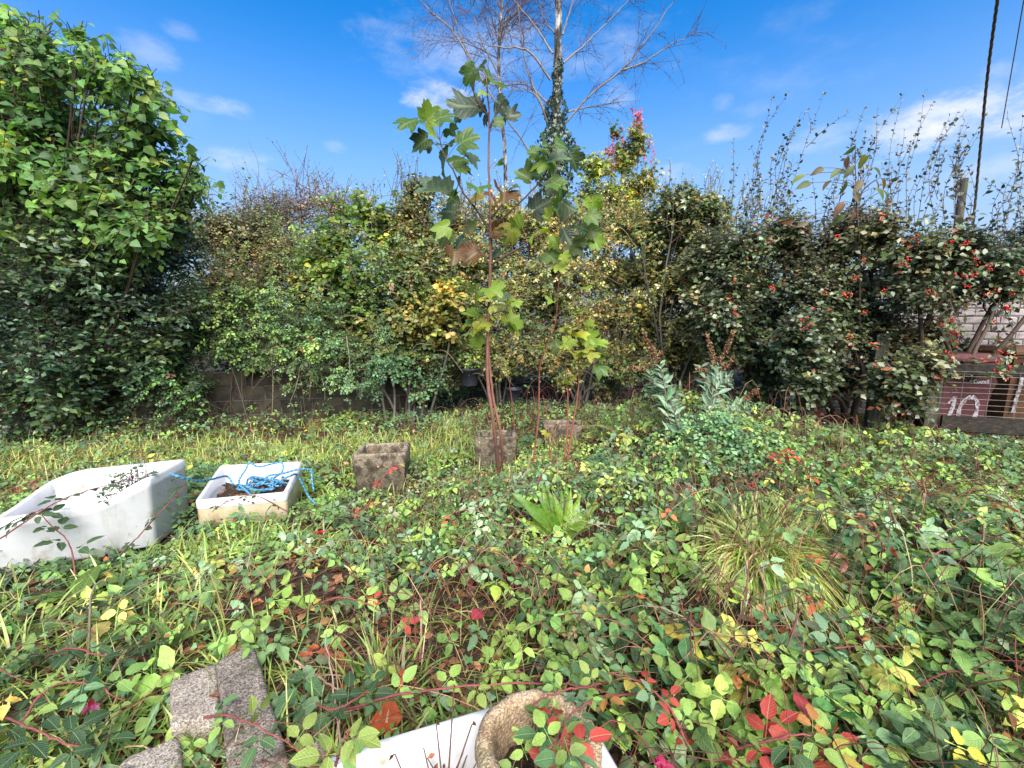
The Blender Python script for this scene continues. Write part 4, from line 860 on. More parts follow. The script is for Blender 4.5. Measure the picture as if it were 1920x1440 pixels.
shrub('ivy_curtain', 'ivy and bramble curtain hanging over the end of the block wall', 'ivy', [(770, 690, 34), (800, 730, 30), (740, 680, 36), (820, 690, 36), (690, 660, 34), (630, 665, 30)], 6.5, OVR, .05, P_IVYG + P_OLIVE[:3], 420, 5, .24, M_COVER, dY=.2, droop=.4)
# hanging stems in front of the wall
t = thing('hanging_creeper', 'thin dry creeper stems hanging down the face of the block wall', 'creeper', (*at(560, 700, 6.3)[:2], .9))
for (x0, y0, x1, y1, c) in ((508, 660, 510, 775, (.3, .24, .15)), (578, 660, 580, 750, (.25, .12, .07)), (650, 630, 655, 735, (.28, .22, .15)), (598, 690, 610, 750, (.2, .17, .1)), (470, 660, 472, 730, (.15, .13, .08)), (562, 690, 545, 752, (.3, .25, .16)), (548, 650, 572, 770, (.1, .06, .05))):
    g = Geo(); tube(g, [at(x0, y0, 6.15), at((x0 + x1) / 2 + 3, (y0 + y1) / 2, 6.1), at(x1, y1, 6.15)], .006, .004, 8, 4, c, .004); g.part('stem', M_TWIG, t)
g, gt = Geo(), Geo(); C, R = lobes_w([(560, 690, 34), (590, 700, 30), (640, 690, 40), (710, 670, 45), (700, 720, 30), (540, 720, 18), (650, 640, 50), (730, 620, 40)], 6.2, .2); P, O, li = lobe_points(C, R, 420)
foliage(g, gt, P, O, TRI_LO, .042, P_IVYG, 4, .22, droop=.5); gt.part('twig', M_TWIG, t, kind='stuff'); g.part('foliage', M_COVER, t, kind='stuff')

# ---------- cotoneaster with berries
def berry_mesh():
    g = Geo(); ph = np.linspace(0, np.pi, 6)[1:-1]; th = np.linspace(0, 2 * np.pi, 8, endpoint=False)
    S = np.vstack([[[0, 0, 1]], np.concatenate([np.c_[np.sin(p) * np.cos(th), np.sin(p) * np.sin(th), np.full(8, np.cos(p))] for p in ph]), [[0, 0, -1]]])
    F = [(0, 1 + i, 1 + (i + 1) % 8) for i in range(8)] + [q for r in range(3) for i in range(8) for q in ((1 + 8 * r + i, 9 + 8 * r + i, 9 + 8 * r + (i + 1) % 8), (1 + 8 * r + i, 9 + 8 * r + (i + 1) % 8, 1 + 8 * r + (i + 1) % 8))] + [(25 + (i + 1) % 8, 25 + i, 33) for i in range(8)]
    for k in range(rng.integers(6, 11)): g.add(S * rng.uniform(.006, .011) + rng.normal(0, .018, 3) * [1, 1, .7], F, np.array([1, 1, 1]) * rng.uniform(.45, 1.1))
    return g.mesh('berry_cluster', M_BERRY)
berryM = [berry_mesh() for _ in range(4)]
def coto(label, L, Y, n, berries, shoot_list, loc):
    def ex(t, g, gt, gs, C, R):
        for (x, y, dep) in berries:
            p = at(x, y, dep); shared('berry_cluster', berryM[rng.integers(4)], t, frame(p, rdir(1)[0], rdir(1)[0], rng.uniform(.8, 1.2)))['kind'] = 'stuff'
            q = np.repeat(p[None], 6, 0) + rng.normal(0, .035, (6, 3)); scatter(g, OV8, q, rdir(6), nrm(rng.normal(0, .4, (6, 3)) + [0, -.5, .8]), .06 * rng.uniform(.7, 1.2, 6), pick(6, P_COTO[2:4]))
        for (x0, y0, x1, y1, dep) in shoot_list:
            g1, g2 = Geo(), Geo(); shoots(g1, g2, [at(x0, y0, dep)], [at(x1, y1, dep + rng.uniform(-.3, .2))], OV8, .062, [((.035, .045, .03), 3), ((.06, .055, .04), 2), ((.05, .07, .035), 2)], .004, .06, BARK, .2)
            s = g1.part('shoot', M_TWIG, t); g2.part('foliage', M_GLOSS, s, kind='stuff')
    return shrub('cotoneaster_shrub', label, 'shrub', L, Y, OV4W, .056, P_COTO, n, 6, .26, M_GLOSS, base=loc, group='cotoneaster bushes with red berries', extra=ex, scol=BARK, r0=.03, dY=.8, up=.3, wid=(.9, 1.3))
def rb(n, x0, x1, y0, y1, Y): return [(rng.uniform(x0, x1), rng.uniform(y0, y1), Y - rng.uniform(.55, .8)) for _ in range(n)]
def rs(n, x0, x1, yb, yt, dx, Y): return [(x, rng.uniform(yb - 20, yb + 20), x + rng.uniform(-.2, 1.6) * dx, yt + rng.uniform(-60, 110), Y + rng.uniform(-.4, .4)) for x in np.linspace(x0, x1, n)]
coto('dark cotoneaster bush next to the yellow hedge with few berries', [(1340, 480, 52), (1400, 470, 60), (1350, 560, 62), (1420, 550, 70), (1370, 640, 60), (1440, 640, 65), (1430, 710, 45), (1470, 430, 40)], 5.9, 4800,
     [(1415, 422, 5.4), (1440, 405, 5.4), (1365, 560, 5.2), (1500, 600, 5.2)] + rb(5, 1340, 1460, 430, 600, 5.9), [(1395, 440, 1448, 182, 5.8), (1430, 430, 1480, 170, 5.8), (1460, 430, 1546, 172, 5.7), (1440, 440, 1502, 212, 5.8), (1370, 430, 1375, 260, 5.9), (1400, 450, 1420, 290, 5.8)] + rs(12, 1330, 1480, 440, 310, 50, 5.8), (3.6, 6.1, 0))
coto('biggest cotoneaster bush, in front of the fence post, with scattered berries', [(1500, 460, 60), (1570, 450, 66), (1640, 450, 62), (1510, 550, 75), (1600, 545, 80), (1500, 640, 75), (1590, 640, 75), (1660, 610, 60), (1520, 715, 50), (1680, 540, 55), (1590, 710, 36)], 5.25, 5400,
     [(1653, 545, 4.55), (1505, 600, 4.5), (1618, 585, 4.5), (1640, 645, 4.5), (1660, 692, 4.6), (1725, 670, 4.5), (1590, 555, 4.5)] + rb(9, 1500, 1690, 440, 640, 5.25), [(1530, 440, 1620, 205, 5.2), (1590, 430, 1645, 205, 5.2), (1580, 440, 1690, 180, 5.2), (1640, 440, 1735, 168, 5.2), (1680, 440, 1692, 178, 5.2), (1700, 420, 1750, 190, 5.1), (1720, 420, 1780, 218, 5.1), (1560, 440, 1600, 260, 5.2)] + rs(16, 1500, 1720, 440, 300, 70, 5.2), (4.3, 5.45, 0))
coto('cotoneaster bush overhanging the brick wall with hanging red berry sprays', [(1720, 480, 58), (1790, 490, 56), (1860, 490, 60), (1930, 500, 70), (1730, 560, 50), (1800, 545, 40), (1880, 540, 36), (1720, 640, 44), (1770, 665, 30), (2000, 470, 90), (1805, 690, 22), (2050, 560, 80), (1690, 700, 36, 4.4), (1735, 690, 34, 4.3), (1700, 760, 28, 4.4), (1660, 740, 34, 4.5)], 4.9, 4000,
     [(1887, 578, 4.2), (1865, 600, 4.2), (1870, 638, 4.2), (1893, 645, 4.2), (1875, 660, 4.15), (1893, 670, 4.15), (1876, 677, 4.15), (1892, 690, 4.15), (1877, 696, 4.15), (1884, 708, 4.12), (1783, 600, 4.3), (1790, 615, 4.3), (1789, 628, 4.3), (1792, 644, 4.3), (1770, 608, 4.3), (1782, 663, 4.3), (1767, 692, 4.3), (1788, 705, 4.3), (1815, 537, 4.2), (1818, 515, 4.2), (1745, 545, 4.3), (1752, 553, 4.3), (1828, 493, 4.2), (1897, 548, 4.2), (1915, 508, 4.2), (1655, 410, 4.4), (1815, 415, 4.3)] + rb(8, 1700, 1900, 440, 560, 4.9),
     [(1760, 450, 1795, 212, 4.8), (1830, 440, 1850, 212, 4.7), (1850, 430, 1888, 215, 4.7), (1790, 440, 1815, 230, 4.8), (1880, 440, 1918, 220, 4.7), (1860, 560, 1884, 705, 4.15), (1780, 560, 1788, 700, 4.3), (1875, 560, 1893, 690, 4.15)] + rs(18, 1720, 1960, 450, 290, 60, 4.75), (5.0, 5.0, 0))
# broad brown-green leafed shoot in the cotoneaster
t = thing('cherry_sapling', 'sapling with drooping brown green leaves rising above the cotoneaster', 'sapling', (*at(1610, 500, 5.0)[:2], .1))
g = Geo(); P = [at(1612, 620, 5.0), at(1612, 470, 4.95), at(1606, 380, 4.9), at(1603, 285, 4.9)]; P = tube(g, P, .012, .004, 14, 5, BARK); g.part('stem', M_TWIG, t)
ms = leaf_variants('leaf', combine([(oval(5, .24, 0, .1, .35), 1, 0, (0, 0, 0), 0), (stalk(.25), 1, 0, (0, 0, 0), 0)]), [((.10, .13, .03), 3), ((.16, .10, .04), 3), ((.24, .26, .04), 1), ((.22, .09, .04), 1.5)], M_BIG, 8)
for (x, y) in ((1603, 280), (1590, 300), (1622, 297), (1575, 325), (1600, 318), (1635, 322), (1650, 340), (1585, 345), (1615, 345), (1640, 360), (1560, 345), (1605, 370), (1580, 385), (1640, 345), (1655, 365), (1600, 400), (1625, 395), (1585, 410), (1545, 322), (1510, 335), (1520, 350), (1490, 420), (1515, 425)):
    p = at(x, y, 4.85); A = np.array([(x - 1606) / 45 + rng.normal(0, .3), rng.normal(0, .4), -.6]); q_ = P[np.argmin(np.linalg.norm(P - p - [0, 0, -.08], axis=1))]; g = Geo(); tube(g, [q_, (q_ + p) / 2 + [0, 0, .05], p + [0, 0, .04]], .004, .0022, 7, 4, BARK); g.part('branch', M_TWIG, t); shared('leaf', ms[rng.integers(8)], t, frame(p + [0, 0, .04], A, nrm(np.array([0, -.7, .5]) + rng.normal(0, .3, 3)), .15 * rng.uniform(.8, 1.15)))
# ---------- buddleia with dry flower spikes
BUDL = [((.16, .25, .14), 4), ((.21, .29, .17), 3), ((.12, .2, .10), 2)]
t = thing('buddleia_bush', 'buddleia with narrow grey green leaves and brown dead flower spikes', 'bush', (*G0(1310, 830)[:2], 0))
gt, g = Geo(), Geo(); s, e = [], []
spk = [(1325, 628, 1340, 690), (1375, 622, 1348, 680), (1205, 622, 1228, 672), (1240, 660, 1215, 690), (1420, 730, 1395, 748), (1305, 690, 1330, 700), (1352, 705, 1340, 722), (1375, 672, 1352, 690), (1180, 690, 1210, 692)]
for (x1, y1, x0, y0) in spk:
    gg = Geo(); q = spline([at(x0, y0, 4.75), at((x0 + x1) / 2 + 2, (y0 + y1) / 2, 4.72), at(x1, y1, 4.7)], 40)
    k = 260; i = rng.integers(0, 40, k); rr = .030 * (1 - i / 52); pp = q[i] + rdir(k) * rr[:, None]; scatter(gg, OV4W, pp, rdir(k), rdir(k), .026, pick(k, [((.26, .12, .045), 3), ((.16, .07, .03), 3), ((.36, .19, .07), 1)]))
    gg.part('flower_spike', M_DRY, t)
for (x1, y1, x0, y0) in spk + [(1290, 700, 1300, 820), (1350, 740, 1330, 840), (1400, 760, 1360, 850), (1270, 740, 1290, 840), (1330, 720, 1320, 830), (1420, 790, 1380, 850), (1300, 760, 1310, 840)]:
    bx = 1310 + (x0 - 1310) * .35; b_ = G0(bx, 840); e_ = at(x0, y0, 4.75); s.append(b_ if b_[1] < 5 else b_ * [1, .98, 1]); e.append(e_)
shoots(gt, g, s, e, LANCE, .16, BUDL, .009, .022, BARKG, .05); gt.part('stem', M_TWIG, t, kind='stuff'); g.part('foliage', M_LEAF, t, kind='stuff')

# ---------- birch trees
def birch(name, label, trunk_px, Y, r0, r1, limbs, rnd, group):
    tp = [at(x, y, Y) for x, y in trunk_px]; tp[0][2] = 0
    t = thing(name, label, 'tree', (tp[0][0], tp[0][1], 0), group)
    g = Geo(); P = tube(g, tp, r0, r1, 40, 10, (1, 1, 1), .008); g.part('trunk', M_BARK_W, t)
    limb = []
    for L in limbs:
        q = np.array([at(x, y, Y + dy) for x, y, dy in L]); limb.append((q, .021))
    for k in range(rnd[0]):
        f = rng.uniform(rnd[1], 1); b = P[int(f * 39)]; a_ = rng.uniform(0, 2 * np.pi); ln = rng.uniform(.9, 1.9) * rnd[2]; d = np.array([math.cos(a_), math.sin(a_) * .8, rng.uniform(.5, 1.3)]); d /= np.linalg.norm(d)
        limb.append((np.array([b, b + d * ln * .5 + [0, 0, .05], b + d * ln + [0, 0, -.02]]), .013))
    gtw, gl = Geo(), Geo(); tw = []
    for q, r in limb:
        g = Geo(); L = tube(g, q, r * rng.uniform(.8, 1.1), .004, 20, 6, np.array([.20, .16, .13]) * rng.uniform(.75, 1.2), .012); g.part('branch', M_TWIG, t)
        ln = np.linalg.norm(np.diff(L, axis=0), axis=1).sum()
        for k in range(int(9 * ln) + 3):
            i = rng.integers(3, 20); d0 = nrm(L[i] - L[i - 1]); d = nrm(d0 * .8 + rng.normal(0, .6, 3)); l2 = rng.uniform(.25, .75); A_ = [L[i], L[i] + d * l2 * .5 + rng.normal(0, .02, 3), L[i] + d * l2 + [0, 0, -.05]]
            S_ = spline(A_, 7); tw.append((S_, .0048))
            for j in range(5):
                ii = rng.integers(2, 7); d2 = nrm(nrm(S_[ii] - S_[ii - 1]) + rng.normal(0, .6, 3)); l3 = rng.uniform(.12, .38); e_ = spline([S_[ii], S_[ii] + d2 * l3 * .5, S_[ii] + d2 * l3 + [0, 0, -.05 * l3]], 7); tw.append((e_, .0026))
    Pw = np.array([a for a, _ in tw]); Rw = np.array([b for _, b in tw])[:, None] * np.linspace(1, .45, 7)[None]
    V, F, U = tubes(Pw, Rw, 3); gtw.add(V, F, np.array([.10, .055, .06]), U); gtw.part('twig', M_TWIG, t, kind='stuff')
    tips = Pw[rng.integers(0, len(Pw), 2600), rng.integers(2, 7, 2600)]; scatter(gl, OV4, tips, nrm(rng.normal(0, .6, tips.shape) + [0, 0, -.8]), rdir(len(tips)), .028 * rng.uniform(.6, 1.4, len(tips)), pick(len(tips), [((.10, .06, .05), 3), ((.16, .08, .05), 2), ((.06, .05, .04), 2)]))
    gl.part('catkin', M_LEAF, t, kind='stuff')
    return t, P
LB = [[(1062, 230, 0), (1110, 175, -.1), (1165, 132, -.2), (1215, 72, -.3), (1265, 0, -.4), (1310, -60, -.5)], [(1165, 132, -.2), (1205, 118, -.2), (1260, 82, -.3), (1310, 60, -.4)], [(1056, 118, 0), (1100, 80, .2), (1150, 30, .3), (1190, -15, .4)],
      [(1055, 65, 0), (1070, 15, -.1), (1085, -50, -.2)], [(1040, 62, 0), (1020, 35, .1), (1003, -25, .1)], [(1036, 100, 0), (1000, 45, .1), (965, 2, .2), (930, -50, .2)], [(1032, 150, 0), (990, 95, -.2), (930, 88, -.3), (870, 70, -.4)],
      [(1025, 215, 0), (1000, 165, 0), (985, 115, 0), (975, 45, 0), (966, -30, 0)], [(1010, 320, .1), (985, 272, 0), (952, 225, -.2), (895, 135, -.3), (862, 62, -.3), (842, -5, -.3), (835, -60, -.3)], [(1026, 192, 0), (985, 158, .3), (930, 160, .4), (870, 140, .5)],
      [(895, 135, -.3), (850, 60, -.3), (800, 15, -.3), (775, -20, -.3)], [(1062, 210, 0), (1110, 200, .3), (1150, 195, .4)], [(1030, 240, 0), (1005, 180, -.3), (960, 165, -.4)]]
bt_, BP = birch('birch_tree', 'tall bare white birch with ivy climbing its trunk', [(1036, 640), (1040, 340), (1043, 220), (1046, 120), (1047, 0), (1049, -150), (1052, -330)], 9.0, .10, .045, LB, (16, .62, 1.), 'bare birch trees')
birch('birch_tree', 'slim bare birch with purplish twigs behind the top of the sycamore', [(950, 620), (948, 340), (943, 240), (935, 130), (938, 50), (945, -60), (950, -200)], 10.6, .05, .02, [[(935, 140, 0), (900, 70, 0), (880, -10, 0)], [(938, 60, 0), (975, 10, 0), (1000, -60, 0)], [(936, 110, 0), (870, 80, .2), (800, 75, .3)]], (34, .55, .9), 'bare birch trees')
t = thing('ivy_vine', 'dark glossy ivy wrapped round the trunk of the taller birch', 'ivy', (BP[0][0], BP[0][1], 0))
g, gs = Geo(), Geo()
for k in range(7):
    a_ = rng.uniform(0, 6.28); q = [BP[i] + np.array([math.cos(a_ + i * .12), math.sin(a_ + i * .12), 0]) * (.115 - .0022 * i) for i in range(0, 27 - 2 * (k % 3), 2)]; tube(gs, q, .014, .005, 30, 5, BARKG * .6, .006)
gs.part('stem', M_TWIG, t, kind='stuff')
zi = np.array([at(0, y, 9)[2] for y in (400, 330, 290, 250, 215, 180, 140, 100)]); ri = np.array([.17, .34, .36, .30, .22, .13, .10, .07])
z = rng.uniform(zi[0], zi[-1], 2600); z = z[rng.random(len(z)) < np.interp(z, zi, ri) / .36]; r_ = np.interp(z, zi, ri) * (.55 + .45 * np.sqrt(rng.random(len(z)))) * (1 + .25 * np.sin(z * 9)); th = rng.uniform(0, 2 * np.pi, len(z))
cx = np.interp(z, BP[:, 2], BP[:, 0]); cy = np.interp(z, BP[:, 2], BP[:, 1]); o = np.c_[np.cos(th), np.sin(th), 0 * th]
scatter(g, IVY_F, np.c_[cx, cy, z] + o * r_[:, None], nrm(rng.normal(0, .4, (len(z), 3)) + [0, 0, -.8]), nrm(o + rng.normal(0, .4, o.shape) + [0, 0, .3]), .058 * rng.uniform(.6, 1.3, len(z)), pick(len(z), [((.02, .04, .02), 4), ((.035, .065, .03), 3), ((.06, .09, .05), 1)]))
g.part('foliage', M_GLOSS, t, kind='stuff')
print('back', round(time.time() - T0, 1))

# ---------- sycamore sapling in the middle
SY = 3.95
def bent(T, cup, tw):
    v = T['v'].copy(); x, y = v[:, 0], v[:, 1]; v[:, 2] += cup * np.abs(x) ** 1.5 - .35 * np.clip(y - .3, 0, 1) ** 2 + tw * x * y + .04 * np.sin(9 * x + 2) * np.sin(8 * y); v[:, :2] *= 1 + rng.normal(0, .05, (len(v), 1)); return dict(v=v, f=T['f'], u=T['u'])
def syc_mesh(cols): return [leaf_variants('leaf', bent(SYC, c_, w_), cols, M_BIG, 1, .1)[0] for c_, w_ in ((.1, .2), (.5, -.2), (.9, .3), (-.3, -.4), (.3, .5))]
SM = {'g': syc_mesh([((.07, .135, .025), 3), ((.09, .16, .028), 2)]), 'd': syc_mesh([((.035, .06, .028), 3), ((.04, .075, .022), 2)]), 't': syc_mesh([((.10, .135, .09), 2), ((.075, .11, .07), 2)]), 'l': syc_mesh([((.21, .30, .035), 3), ((.27, .34, .04), 2)]),
      'y': syc_mesh([((.40, .38, .045), 3), ((.33, .36, .05), 2)]), 'o': syc_mesh([((.22, .09, .03), 2), ((.13, .055, .025), 2), ((.24, .18, .04), 1)]), 'v': syc_mesh([((.13, .16, .05), 2), ((.16, .19, .06), 2)])}
t = thing('sycamore_sapling', 'tall sycamore sapling with twin red brown stems standing in the middle of the garden', 'sapling', G0(938, 888))
b0 = G0(936, 888)
g = Geo(); ST = tube(g, [b0 - [0, 0, .05]] + [at(x, y, SY) for x, y in ((926, 800), (914, 700), (917, 560), (920, 470), (919, 400), (916, 300), (917, 220), (912, 150), (905, 132))], .0195, .0035, 60, 8, (.17, .075, .055), .0025); g.part('trunk', M_TWIG, t)
g = Geo(); tube(g, [b0 + [.03, .03, -.05]] + [at(x, y, SY + .02) for x, y in ((940, 820), (924, 740), (916, 650), (918, 600))], .014, .009, 30, 7, (.20, .08, .055), .002); g.part('trunk', M_TWIG, t)
SB = []
for L in ([(919, 434), (895, 395), (868, 360), (850, 320), (835, 295), (825, 262)], [(919, 434), (950, 402), (990, 365), (1020, 330), (1032, 298)], [(919, 410), (940, 385), (958, 362)], [(921, 500), (880, 440), (872, 400)], [(920, 496), (965, 470), (1010, 442), (1060, 412), (1085, 395)], [(918, 240), (935, 205), (945, 190)], [(917, 220), (895, 190), (885, 160)], [(919, 580), (890, 560)], [(919, 590), (950, 580)]):
    g = Geo(); SB.append(tube(g, [at(x, y, SY - .1 * i / len(L)) for i, (x, y) in enumerate(L)], .011, .004, 14, 6, (.085, .05, .04), .002)); g.part('branch', M_TWIG, t)
ALLB = np.concatenate(SB + [ST[20:]])
def syc_leaf(t, x, y, r, k, Y, ALL, face=None):
    Yl = Y + rng.uniform(-.28, .22); p = at(x, y, Yl); s = r * 1.27 * mpp(y, Yl) * rng.uniform(.92, 1.1)
    i = np.argmin(np.linalg.norm(ALL - p - [0, 0, -.05], axis=1)); q = ALL[i]; out = p - q; out[1] *= .6
    A = nrm(out * [1, 1, .5] / max(.05, np.linalg.norm(out)) + rng.normal(0, .35, 3) + [0, -.1, -.45])
    N = nrm(np.array([0, -.95, .42]) + rng.normal(0, .26, 3)) if k != 't' else nrm(np.array([rng.normal(0, .5), -.5, .6]))
    if y > 530: N = nrm(np.array([0, -.45, .9]) + rng.normal(0, .3, 3)); A = nrm(out * [1, 1, .3] / max(.05, np.linalg.norm(out)) + rng.normal(0, .3, 3) + [0, -.1, -.15])
    if k == 'd' and rng.random() < .6: N = -N
    pj = p - A * s * .25
    shared('leaf', SM[k][rng.integers(5)], t, frame(pj, A, N, s))
    g = Geo(); tube(g, [q, (q + pj) / 2 + [0, 0, .03], pj], .0028, .002, 6, 4, (.22, .12, .04)); g.part('petiole', M_TWIG, t)
SL = [(880, 140, 27, 'g'), (900, 128, 18, 'd'), (927, 150, 27, 'g'), (908, 172, 14, 'l'), (873, 200, 40, 'd'), (900, 200, 18, 'd'), (945, 203, 31, 'd'), (935, 228, 14, 'g'), (768, 228, 33, 'g'), (808, 218, 26, 'l'), (832, 218, 26, 'g'), (790, 268, 28, 'd'), (812, 252, 14, 'l'), (845, 245, 16, 'g'), (875, 262, 30, 'g'), (840, 270, 22, 't'), (832, 305, 34, 'g'), (860, 300, 30, 'g'), (880, 298, 24, 't'), (800, 268, 16, 'd'),
      (934, 303, 14, 'g'), (815, 358, 40, 't'), (842, 396, 26, 'd'), (896, 352, 28, 'g'), (858, 350, 22, 'g'), (890, 375, 22, 'o'), (925, 368, 22, 'o'), (945, 366, 28, 'o'), (964, 352, 16, 'd'), (868, 318, 14, 'g'), (834, 445, 30, 'v'), (862, 458, 24, 't'), (852, 478, 26, 'o'), (885, 480, 28, 'o'), (880, 432, 18, 'v'), (930, 480, 16, 't'), (828, 425, 22, 'l'),
      (955, 440, 22, 'y'), (972, 432, 28, 'l'), (1006, 434, 24, 'l'), (940, 425, 20, 'o'), (985, 330, 26, 'g'), (1015, 333, 20, 'g'), (1025, 272, 18, 'g'), (1053, 272, 20, 'g'), (1045, 298, 26, 't'), (1022, 305, 24, 'l'), (1075, 300, 28, 'd'), (1000, 285, 16, 'g'), (1038, 345, 28, 'v'), (1012, 388, 30, 'd'), (1030, 400, 16, 'l'), (1062, 385, 28, 'd'), (1050, 372, 20, 'g'), (1085, 385, 18, 'l'), (1112, 388, 28, 'l'), (1110, 408, 20, 'g'), (1092, 428, 30, 't'), (1108, 440, 22, 'g'), (1056, 432, 12, 't'), (1040, 450, 18, 'l'), (1118, 455, 18, 'l'), (1060, 442, 14, 'y'), (1085, 455, 22, 'v'), (1075, 470, 22, 'v'), (1030, 480, 18, 'g'), (1060, 482, 14, 'l'),
      (890, 556, 24, 'l'), (925, 545, 26, 'l'), (915, 560, 22, 'y'), (888, 592, 26, 'l'), (905, 606, 22, 'y'), (930, 600, 22, 'y'), (955, 590, 26, 'l'), (962, 612, 24, 'l'), (890, 636, 20, 'l'), (940, 575, 20, 'v'), (945, 560, 16, 't'), (968, 565, 14, 'l'), (872, 625, 16, 'v')]
SL += [(x + rng.normal(0, 16), y + rng.normal(0, 14), r * rng.uniform(.6, .9), 'd' if k in 'dt' and rng.random() < .5 else ('g' if y < 420 else k)) for x, y, r, k in [SL[i] for i in list(rng.choice(len(SL), 14)) + list(range(len(SL) - 13, len(SL)))]]
for x, y, r, k in SL: syc_leaf(t, x, y, r, k, SY, ALLB)
def small_sap(label, stems_, leaves, Y, name='sycamore_sapling', r=.011, col=(.24, .075, .05)):
    b_ = G0(*stems_[0][0]); t = thing(name, label, 'sapling', b_); A_ = []
    for S_ in stems_:
        g = Geo(); p0 = G0(*S_[0]); A_.append(tube(g, [p0 - [0, 0, .04]] + [at(x, y, p0[1]) for x, y in S_[1:]], r, .003, 26, 6, np.array(col) * rng.uniform(.85, 1.2), .003)); g.part('stem', M_TWIG, t)
    A_ = np.concatenate(A_)
    for x, y, rr, k in leaves: syc_leaf(t, x, y, rr, k, Y, A_)
small_sap('thin leggy sycamore sapling with a bent stem and few high leaves', [[(998, 872), (1010, 780), (1012, 690), (1028, 645), (1042, 600), (1048, 520), (1058, 440), (1072, 400)]], [(990, 645, 14, 'y'), (1000, 655, 12, 'v'), (1020, 612, 12, 't'), (1095, 540, 18, 'l'), (1034, 566, 14, 'l'), (1086, 586, 16, 'l'), (1050, 500, 16, 'l'), (1072, 505, 14, 't'), (1058, 612, 16, 'y'), (1042, 640, 14, 'v'), (1030, 630, 12, 't'), (1064, 460, 14, 'g'), (1012, 650, 12, 'l')], 4.0)
small_sap('short forked sycamore sapling with a low cluster of yellow green leaves', [[(1058, 868), (1064, 800), (1064, 740), (1060, 690), (1064, 630)], [(1062, 868), (1074, 800), (1084, 730), (1086, 680), (1092, 650)]], [(1070, 640, 18, 'l'), (1088, 632, 20, 'y'), (1105, 634, 20, 'l'), (1120, 645, 22, 'l'), (1096, 656, 20, 'y'), (1112, 662, 18, 'y'), (1060, 660, 18, 'v'), (1078, 665, 16, 'y'), (1130, 660, 18, 'g'), (1128, 692, 18, 'g'), (1125, 672, 14, 'l'), (1050, 645, 16, 'l'), (1074, 615, 14, 'y'), (1106, 612, 16, 'l'), (1076, 708, 9, 'y'), (1062, 716, 9, 'y'), (1040, 655, 12, 'v'), (1092, 682, 14, 'y')], 4.2)
small_sap('short bare red stem between the two larger sapling stems', [[(967, 850), (962, 770), (952, 700), (946, 686)]], [(944, 690, 7, 'v')], 4.2, r=.009)
small_sap('thin crooked red stem with a few yellow leaves at its foot', [[(1032, 870), (1028, 800), (1018, 740)], [(1028, 872), (1040, 810), (1050, 790)]], [(1022, 812, 8, 'y'), (1030, 815, 9, 'y'), (1012, 828, 8, 'v')], 4.2, r=.007)

# ---------- hart's-tongue fern
fp_ = G0(1052, 1010); t = thing('hart_tongue_fern', 'bright green strap-leaved fern growing among the brambles', 'fern', fp_)
FR = oval(9, .105, 0, .05, .34, p=.72, wav=.016)
fm = leaf_variants('frond', FR, [((.17, .31, .025), 3), ((.23, .36, .03), 2), ((.12, .24, .025), 2)], M_FERN, 6)
for (x, y, s, n_) in ((1070, 915, .40, 1), (1035, 935, .36, 1), (1022, 955, .34, 0), (1095, 940, .34, 0), (1118, 950, .36, 0), (995, 970, .34, 0), (985, 945, .30, 0), (1050, 940, .33, 1), (1030, 1005, .24, 0), (1110, 985, .26, 0), (1075, 965, .25, 1), (1000, 1000, .22, 0), (1085, 990, .2, 0), (1060, 930, .36, 1), (1012, 925, .3, 1), (1080, 935, .33, 0), (1042, 960, .26, 1), (1105, 965, .28, 1), (1125, 990, .2, 0), (980, 990, .2, 0), (1062, 985, .16, 1)):
    e_ = at(x, y, fp_[1] + (.06 if n_ else -.05) + rng.normal(0, .05)); A_ = e_ - fp_; N_2 = np.array([-A_[0] * .6, -1.0, .25]) + rng.normal(0, .2, 3); shared('frond', fm[rng.integers(6)], t, frame(fp_ + [0, 0, .03], A_, N_2, np.linalg.norm(A_) * 1.05))
print('mid', round(time.time() - T0, 1))

# ================================================================== ground plants
def allowed(P):
    ok = np.ones(len(P), bool)
    for q in KEEP_OUT: ok &= ~inside(q, P[:, 0], P[:, 1])
    return ok
def sample(n, ymin=.35, ymax=8.2, pw=.8):
    """points over the visible ground, denser near the camera"""
    u = rng.random(n); y = (ymin ** pw + u * (ymax ** pw - ymin ** pw)) ** (1 / pw)
    x = rng.uniform(-1.32, 1.32, n) * (y + .55); P = np.c_[x, y]
    return P[allowed(P)]
def ell(P, cx, cy, rx, ry, rot=0.):
    dx, dy = P[:, 0] - cx, P[:, 1] - cy; c, s = math.cos(rot), math.sin(rot)
    return np.exp(-(((dx * c + dy * s) / rx) ** 2 + ((-dx * s + dy * c) / ry) ** 2) ** 2)
def noise2(P, f, ph): return .5 + .5 * np.sin(P[:, 0] * f + ph) * np.sin(P[:, 1] * f * 1.13 + ph * 2.1 + np.sin(P[:, 0] * f * .6))
def grassness(P):
    w = .08 + .22 * noise2(P, 2.3, 1.) * noise2(P, 5.1, .2)
    w += .85 * ell(P, -2.6, 5.1, 2.9, .75, .12) + .6 * ell(P, -5.5, 4.6, 1.6, .7) + .75 * ell(P, -.6, 5.2, 1.0, .55) + .55 * ell(P, -1.6, 1.75, 1.2, .75) + .4 * ell(P, -1.6, 2.7, 1.0, .35) + .35 * ell(P, -.35, 2.0, .6, .6) + .4 * ell(P, -.3, 1.5, .45, .3)
    w += .8 * ell(P, 5.6, 5.4, 1.6, .8) + .5 * ell(P, 1.9, 1.0, .5, .4) + .3 * ell(P, 2.6, 3.1, .6, .3)
    return np.clip(w, 0, 1)
